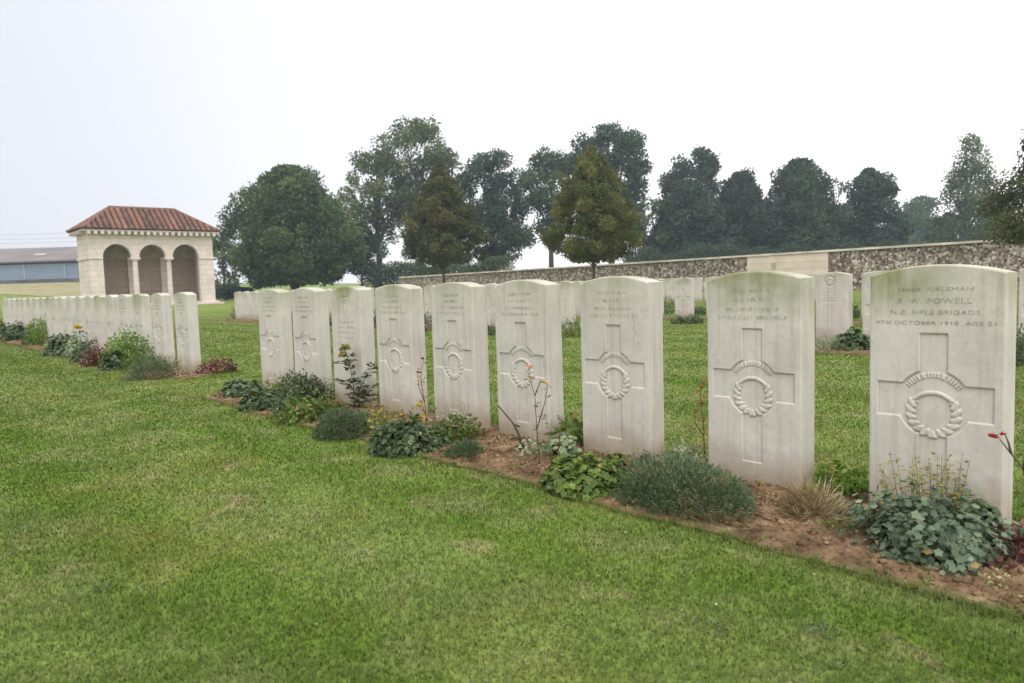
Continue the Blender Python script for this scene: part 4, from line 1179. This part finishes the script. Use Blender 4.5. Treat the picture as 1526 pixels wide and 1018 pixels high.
mound_px(602, 680, 104, 66, 0.30, count=1500, leaf=0.015, asp=0.8, mat=M['p_deep'], label='dark broad leaved geranium clump below the wispy yellow stems', seed=111, style='round', name='geranium')
mound_px(514, 655, 86, 52, 0.34, count=5200, leaf=0.024, asp=0.18, mat=M['p_dark'], label='rounded dark green cushion below the shield headstone', seed=112, name='cushion_plant', rough=0.12)
mound_px(456, 632, 72, 48, 0.38, count=620, leaf=0.034, asp=0.6, mat=M['p_green'], label='green leafy clump left of the rounded cushion', seed=113, style='oval')
mound_px(450, 604, 86, 40, 0.36, count=1100, leaf=0.030, asp=0.6, mat=M['p_deep'], label='dark leafy clump below the two leftmost stones of the near block', seed=114, style='oval')
mound_px(392, 612, 62, 38, 0.34, count=1500, leaf=0.020, asp=0.6, mat=M['p_deep'], label='dark bushy clump left of the green leafy clump', seed=115, style='round')
mound_px(364, 594, 52, 24, 0.3, count=1000, leaf=0.020, asp=0.5, mat=M['p_dark'], label='grey green clump near the tip of the near bed', seed=116, style='round')
mound_px(345, 592, 30, 12, 0.2, count=160, leaf=0.03, asp=0.5, mat=M['p_red'], label='small reddish plant at the very tip of the near bed', seed=117, style='oval')
mound_px(1508, 850, 76, 70, 0.30, count=330, leaf=0.026, asp=0.6, mat=M['p_red'], label='dark reddish withered plant at the right edge of the bed', seed=118, style='oval')
mound_px(1272, 778, 46, 26, 0.14, count=120, leaf=0.022, asp=0.8, mat=M['p_blue'], label='small grey green plant left of the blue green clump', seed=119, style='round')
mound_px(760, 664, 34, 14, 0.12, count=110, leaf=0.017, asp=0.6, mat=M['p_straw'], label='low withered leaves at the foot of the leaning rose stem', seed=120, style='oval')

for k, (px, py, w, h, mt_, st_, lf, cn, lab) in enumerate([
    (415, 596, 60, 26, 'p_green', 'oval', 0.026, 420, 'light green low foliage behind the dark bushy clump of the near bed'),
    (430, 618, 60, 28, 'p_deep', 'oval', 0.024, 620, 'dark leafy filler between the dark bushy clump and the green leafy clump'),
    (488, 622, 54, 34, 'p_green', 'oval', 0.024, 560, 'mid green foliage left behind the rounded dark cushion'),
    (480, 600, 60, 26, 'p_deep', 'oval', 0.026, 420, 'dark low leaves at the foot of the shield headstone'),
    (560, 640, 52, 34, 'p_green', 'oval', 0.020, 420, 'loose green foliage right behind the rounded dark cushion'),
    (585, 660, 60, 44, 'p_yellow', 'oval', 0.016, 160, 'yellowing low foliage above the geranium clump'),
    (642, 672, 60, 40, 'p_dark', 'round', 0.012, 520, 'grey green lobed foliage between the geranium and the small rounded cushion'),
    (700, 655, 40, 26, 'p_straw', 'oval', 0.016, 120, 'withered stalks at the foot of the algae topped headstone'),
    (735, 672, 34, 16, 'p_straw', 'oval', 0.014, 90, 'dead leaf litter in the slit left of the rose headstone'),
    (910, 716, 70, 40, 'p_green', 'round', 0.013, 420, 'green crinkled leaves at the foot of the green stained headstone'),
    (960, 700, 60, 26, 'p_dark', 'oval', 0.016, 260, 'grey leaved sprigs behind the left part of the big cushion'),
    (1150, 760, 50, 18, 'p_straw', 'oval', 0.013, 90, 'thin dry leaves at the foot of the second headstone'),
    (1290, 800, 60, 40, 'p_green', 'oval', 0.014, 200, 'small green sprigs at the left of the blue green clump'),
    (1450, 800, 90, 60, 'p_deep', 'round', 0.014, 380, 'darker green lobed leaves at the right of the blue green clump'),
    (1240, 800, 40, 18, 'p_bright', 'oval', 0.012, 70, 'low yellow green seedling patch below the straw tuft'),
    (205, 556, 46, 26, 'p_green', 'oval', 0.04, 500, 'green foliage behind the dark rounded cushion of the left bed'),
    (168, 552, 44, 22, 'p_deep', 'round', 0.025, 700, 'dark leafy filler below the reddish brown plant of the left bed'),
    (125, 540, 46, 24, 'p_deep', 'oval', 0.04, 600, 'dark green leafy clump below the yellow rose of the left bed'),
    (112, 532, 40, 26, 'p_pale', 'round', 0.025, 300, 'grey white leaved clump below the yellow rose'),
    (80, 527, 44, 22, 'p_green', 'oval', 0.04, 500, 'green leafy clump between the grey green mound and the bright bush'),
    (46, 514, 44, 26, 'p_deep', 'oval', 0.045, 600, 'dark clump left of the bright bush before the far left block'),
    (140, 520, 50, 24, 'p_straw', 'oval', 0.035, 220, 'dry brownish stalks before the middle of the left block'),
    (24, 492, 50, 26, 'p_green', 'oval', 0.045, 500, 'tall green foliage before the stones at the left edge'),
    (1495, 880, 70, 26, 'p_straw', 'oval', 0.014, 110, 'withered leaves low at the right edge of the bed')]):
    mound_px(px, py, w, h, 0.16 if px > 600 else 0.26, count=cn, leaf=lf, asp=0.5, mat=M[mt_], label=lab, seed=300 + k, style=st_, rough=0.45)
stems_px('rose with red orange leaves against the left edge of the second headstone', [[(1050, 690), (1049, 640), (1044, 590), (1047, 562)], [(1050, 690), (1035, 672), (1018, 652)], [(1049, 650), (1036, 630), (1034, 612)]], M['p_rust'], M['redstem'], 130, per=8, leaf=0.020, name='rose', flowers=[(1046, 578, 0.02, M['p_rust'], 8), (1047, 604, 0.02, M['p_rust'], 8)])
stems_px('tall rose with withered pink leaves before the fourth headstone', [[(805, 700), (800, 640), (797, 590), (786, 552)], [(800, 640), (812, 600), (816, 574)], [(797, 590), (806, 566), (822, 578)], [(830, 690), (834, 650), (838, 618)], [(822, 690), (818, 660), (821, 628)]], M['p_green'], M['redstem'], 131, per=4, leaf=0.016, name='rose', flowers=[(790, 550, 0.026, M['petal_pink'], 9), (794, 566, 0.022, M['petal_pink'], 7), (813, 572, 0.022, M['petal_yellow'], 9)])
stems_px('bare thorny branch leaning left across the fourth headstone', [[(782, 676), (772, 645), (764, 630), (742, 604)], [(766, 633), (775, 636)]], M['p_rust'], M['bark'], 132, per=0, name='bare_branch', cat='branch', r=0.0075)
stems_px('bushy rose with dark leaves and yellow green tip before the shield headstone', [[(528, 610), (527, 575), (521, 545), (514, 520)], [(528, 610), (536, 580), (545, 560), (562, 545)], [(534, 608), (540, 590), (552, 575)], [(527, 580), (508, 565)], [(521, 545), (506, 540)], [(536, 585), (552, 600), (560, 585)]], M['p_deep'], M['redstem'], 133, per=15, leaf=0.036, name='rose', r=0.004, flowers=[(514, 522, 0.06, M['p_yellow'], 10), (511, 532, 0.05, M['p_yellow'], 8)])
stems_px('thin reddish rose stem in the slit left of the algae topped stone', [[(637, 640), (633, 600), (627, 565), (631, 535)], [(633, 600), (624, 575), (622, 556)], [(636, 625), (628, 600)]], M['p_yellow'], M['redstem'], 134, per=6, leaf=0.020, name='rose', flowers=[(631, 536, 0.02, M['p_red'], 6), (624, 556, 0.02, M['p_red'], 6)])
stems_px('rose with one dark red bloom leaning in from the right edge', [[(1552, 850), (1526, 700), (1507, 676), (1490, 655)], [(1507, 676), (1503, 660), (1498, 648)], [(1526, 700), (1530, 670), (1524, 640)]], M['p_red'], M['stem'], 135, per=1, leaf=0.014, name='rose', r=0.0035, flowers=[(1480, 653, 0.018, M['petal_red'], 14), (1494, 649, 0.012, M['petal_red'], 8)])

def wispy_px(label, px0, px1, base, top, count, seed, mat, name='wispy_plant', leaf=0.016, per=9):
    rg = random.Random(seed); st = []
    for k in range(count):
        b = rg.uniform(px0, px1); h = rg.uniform(0.45, 1.0)
        y1 = base + (top - base) * h
        x1 = b + rg.uniform(-10, 10)
        cx_ = (px0 + px1) / 2 + (b - (px0 + px1) / 2) * 0.65
        st.append([(cx_, base), ((cx_ + x1) / 2 + rg.uniform(-3, 3), (base + y1) / 2), (x1, y1)])
    return stems_px(label, st, mat, M['stem'], seed, name=name, leaf=leaf, per=per, r=0.0013)
wispy_px('thin yellow green flowering stems rising from the blue green clump', 1312, 1456, 795, 672, 34, 140, M['p_yellow'], leaf=0.012, per=10)
wispy_px('wispy yellow stems in front of the headstone right of the shield', 548, 660, 662, 598, 22, 141, M['p_yellow'], leaf=0.026, per=6)
wispy_px('pale wiry stems in front of the algae topped headstone', 648, 706, 660, 600, 16, 142, M['p_pale'], leaf=0.016, per=4)
wispy_px('small yellow weed stems just right of the second headstone foot', 1222, 1246, 745, 672, 6, 143, M['p_yellow'], leaf=0.014, per=5)
wispy_px('thin yellow stems rising from the red leaved plant beside the left block', 306, 346, 552, 522, 12, 144, M['p_yellow'], leaf=0.02, per=5)

# left block bed
mound_px(326, 557, 58, 18, 0.42, count=500, leaf=0.036, asp=0.5, mat=M['p_red'], label='dark red leaved low plant right of the left block of headstones', seed=150, style='oval')
mound_px(226, 566, 62, 30, 0.5, count=3200, leaf=0.030, asp=0.2, mat=M['p_dark'], label='dark rounded cushion at the right end of the left bed', seed=151, name='cushion_plant')
mound_px(190, 548, 78, 46, 0.55, count=2200, leaf=0.035, asp=0.5, mat=M['p_bright'], label='bright green bushy plant before the left block of headstones', seed=152, style='oval')
mound_px(262, 562, 34, 10, 0.3, count=260, leaf=0.03, asp=0.4, mat=M['p_straw'], label='low straggly plant at the foot of the rightmost left-block stone', seed=153, style='oval')
mound_px(148, 546, 36, 24, 0.4, count=420, leaf=0.045, asp=0.5, mat=M['p_red'], label='reddish brown plant left of the bright green bushy plant', seed=154, style='oval')
mound_px(96, 530, 62, 26, 0.5, count=1600, leaf=0.026, asp=0.4, mat=M['p_dark'], label='grey green mound in the middle of the left bed', seed=155, style='round')
mound_px(66, 514, 60, 34, 0.6, count=1800, leaf=0.04, asp=0.5, mat=M['p_bright'], label='bright green bushy plant before the far left block', seed=156, style='oval')
mound_px(24, 508, 46, 22, 0.6, count=1400, leaf=0.03, asp=0.4, mat=M['p_deep'], label='dark green clump near the left edge of the bed', seed=157, style='round')
mound_px(-6, 502, 40, 20, 0.6, count=1200, leaf=0.03, asp=0.4, mat=M['p_green'], label='green clump cut by the left edge of the picture', seed=158, style='round')
mound_px(5, 486, 36, 20, 0.5, count=380, leaf=0.05, asp=0.4, mat=M['p_green'], label='light green clump behind the left edge plants', seed=159, style='oval')
stems_px('rose with yellow bloom before the left end of the left block', [[(122, 526), (120, 508), (117, 492)], [(122, 526), (130, 505), (136, 498)]], M['p_deep'], M['stem'], 160, per=8, leaf=0.045, r=0.004, flowers=[(117, 491, 0.10, M['petal_yellow'], 14)])
stems_px('brown leaved rose before the left block of headstones', [[(158, 528), (156, 512), (148, 500)], [(158, 528), (165, 508), (170, 498)], [(158, 524), (140, 508)]], M['p_red'], M['stem'], 161, per=10, leaf=0.045, r=0.004, flowers=[(170, 497, 0.05, M['petal_pink'], 8)])
stems_px('russet leaved rose before the far left block', [[(84, 500), (86, 482), (88, 466)], [(84, 500), (92, 484), (96, 476)], [(84, 498), (74, 478)]], M['p_rust'], M['stem'], 162, per=7, leaf=0.05, r=0.004)
stems_px('dark leaved rose near the left edge', [[(26, 496), (30, 478), (34, 462)], [(26, 496), (18, 480), (12, 470)], [(26, 494), (36, 478)]], M['p_deep'], M['stem'], 163, per=7, leaf=0.05, r=0.004)

# second and third row plants
mound_px(366, 475, 34, 22, 0.9, count=900, leaf=0.06, asp=0.3, mat=M['p_dark'], label='dark pointed shrub at the left end of the second row', seed=170)
mound_px(378, 470, 20, 34, 0.5, count=500, leaf=0.06, asp=0.3, mat=M['p_deep'], label='upright shrub against the left end stone of the second row', seed=171, style='oval')
mound_px(1238, 524, 48, 18, 0.4, count=1300, leaf=0.03, asp=0.2, mat=M['p_pale'], label='grey green cushion below the round badge headstone', seed=172, name='cushion_plant')
mound_px(1268, 523, 50, 26, 0.4, count=460, leaf=0.036, asp=0.6, mat=M['p_deep'], label='dark green clump right of the grey cushion in the second row', seed=173, style='round')
mound_px(1292, 522, 34, 18, 0.4, count=260, leaf=0.034, asp=0.5, mat=M['p_dark'], label='low dark clump half hidden by the nearest headstone', seed=174, style='round')
mound_px(850, 503, 42, 24, 0.5, count=500, leaf=0.045, asp=0.4, mat=M['p_green'], label='green clump in the gap left of the green stained headstone', seed=175, style='oval')
mound_px(1522, 545, 40, 46, 0.5, count=600, leaf=0.04, asp=0.6, mat=M['p_deep'], label='dark clump behind the right edge of the nearest headstone', seed=176, style='oval')
for k, (px, py, w, h, lab) in enumerate([(1013, 483, 22, 9, 'left of two low dark cushions before a third row stone'), (1033, 483, 24, 10, 'right of two low dark cushions before a third row stone'),
        (997, 468, 20, 24, 'grey leaved shrub left of the middle third row stone'), (1042, 470, 14, 12, 'small green shrub right of the middle third row stone'),
        (1270, 474, 16, 16, 'dark shrub seen in the slit right of the badge headstone'), (615, 494, 34, 22, 'dark shrub in the slit left of the algae topped stone'),
        (636, 494, 30, 24, 'dark shrub just behind the algae topped stone'), (555, 490, 30, 22, 'dark shrub in the slit right of the shield headstone'),
        (490, 486, 26, 20, 'dark shrub in the slit left of the shield headstone'), (434, 482, 24, 20, 'dark shrub in the slit right of the leftmost near stone'), (733, 500, 28, 12, 'flat dark clump in the slit left of the rose headstone')]):
    mound_px(px, py, w, h, 0.45, count=420, leaf=0.055, asp=0.35, mat=M['p_deep' if k != 2 else 'p_dark'], label=lab, seed=180 + k, style='oval')

# weeds and fallen leaves in the lawn
for k, (px, py, w) in enumerate([(1228, 945, 60), (1060, 940, 70), (155, 880, 50)]):
    x, y = G(px, py)
    o = mound(x, y, w / F_PX * y, 0.06, 0.018, 26, 0.014, 0.5, M['p_blue'] if k < 2 else M['p_deep'], ['grey green weed in the lawn at the bottom right', 'flat weed rosette left of the grey green lawn weed', 'dark weed tuft in the lawn at the left'][k], 200 + k, style='oval', name='lawn_weed', cat='weed')
    o['group'] = 'weeds in the lawn'
def bed_weeds():
    rg = np.random.default_rng(91); P_ = []; D_ = []
    for q in range(170):
        t = rg.uniform(-0.9, 4.6); n = rg.uniform(-0.5, 0.12) if q % 3 else rg.uniform(-0.52, -0.40)
        if not in_bed(np.array(t), np.array(n), -0.02): continue
        x, y = P(t, n); z = ground_z(t, n) + 0.004; k = rg.integers(3, 14); sp_ = rg.uniform(0.008, 0.035)
        for j in range(k):
            o_ = rg.normal(size=3) * [sp_, sp_, 0]; P_.append([x + o_[0], y + o_[1], z]); d = rg.normal(size=3); d[2] = abs(d[2]) * 0.6 + 0.2; D_.append(d)
    o = leaf_quads('bed_weeds', np.array(P_), np.array(D_), rg.uniform(0.010, 0.028, len(P_)), 0.008, M['p_green'], None, 12)
    tag(o, 'tiny weeds and seedlings sprouting over the near soil bed', 'weeds', kind='stuff')
bed_weeds()
rg = np.random.default_rng(77); n_ = 90
tt = rg.uniform(-1.0, 4.5, n_); nn = rg.uniform(-0.5, 0.1, n_)
pp = np.array([[*P(a, b), ground_z(a, b) + 0.012] for a, b in zip(tt, nn)])
o = leaf_quads('fallen_leaves', pp, rg.normal(size=(n_, 3)) * [1, 1, 0.15], 0.02, 0.013, M['p_straw'], None, 9, nrm=np.tile([0, 0, 1.0], (n_, 1)))
tag(o, 'scattered withered leaves and litter on the near soil bed', 'leaves', kind='stuff')

rg = np.random.default_rng(78); n_ = 170
lz = 1.3 * (14 / 1.3) ** rg.random(n_); lx = rg.uniform(-1, 1, n_) * (0.75 * lz + 0.8)
lt, ln = TNof(lx, lz); kp = ~in_bed(lt, ln, 0.02); lx, lz = lx[kp], lz[kp]; n_ = len(lx)
lsz = rg.uniform(0.005, 0.014, n_)
o = leaf_quads('lawn_litter', np.stack([lx, lz, np.full(n_, 0.011)], 1), rg.normal(size=(n_, 3)) * [1, 1, 0.2], lsz, lsz * 0.6, M['p_straw'], None, 19, nrm=np.tile([0, 0, 1.0], (n_, 1)))
tag(o, 'tiny pale fallen leaves dotted over the mown lawn', 'leaves', kind='stuff')

# ------------------------------------------------------------------ haze
def haze():
    B = MB(); B.box((0, 70, 15.5), (380, 220, 33))
    mt = bpy.data.materials.new("haze"); mt.use_nodes = True; nt = mt.node_tree; nt.nodes.clear()
    out = nt.nodes.new("ShaderNodeOutputMaterial"); v = nt.nodes.new("ShaderNodeVolumePrincipled")
    v.inputs["Color"].default_value = (0.72, 0.86, 1.0, 1); v.inputs["Density"].default_value = 0.0008
    v.inputs["Anisotropy"].default_value = 0.2
    nt.links.new(v.outputs[0], out.inputs["Volume"])
    o = B.build('haze', mt); o['kind'] = 'stuff'; o['label'] = 'pale autumn haze over the far trees'
haze()
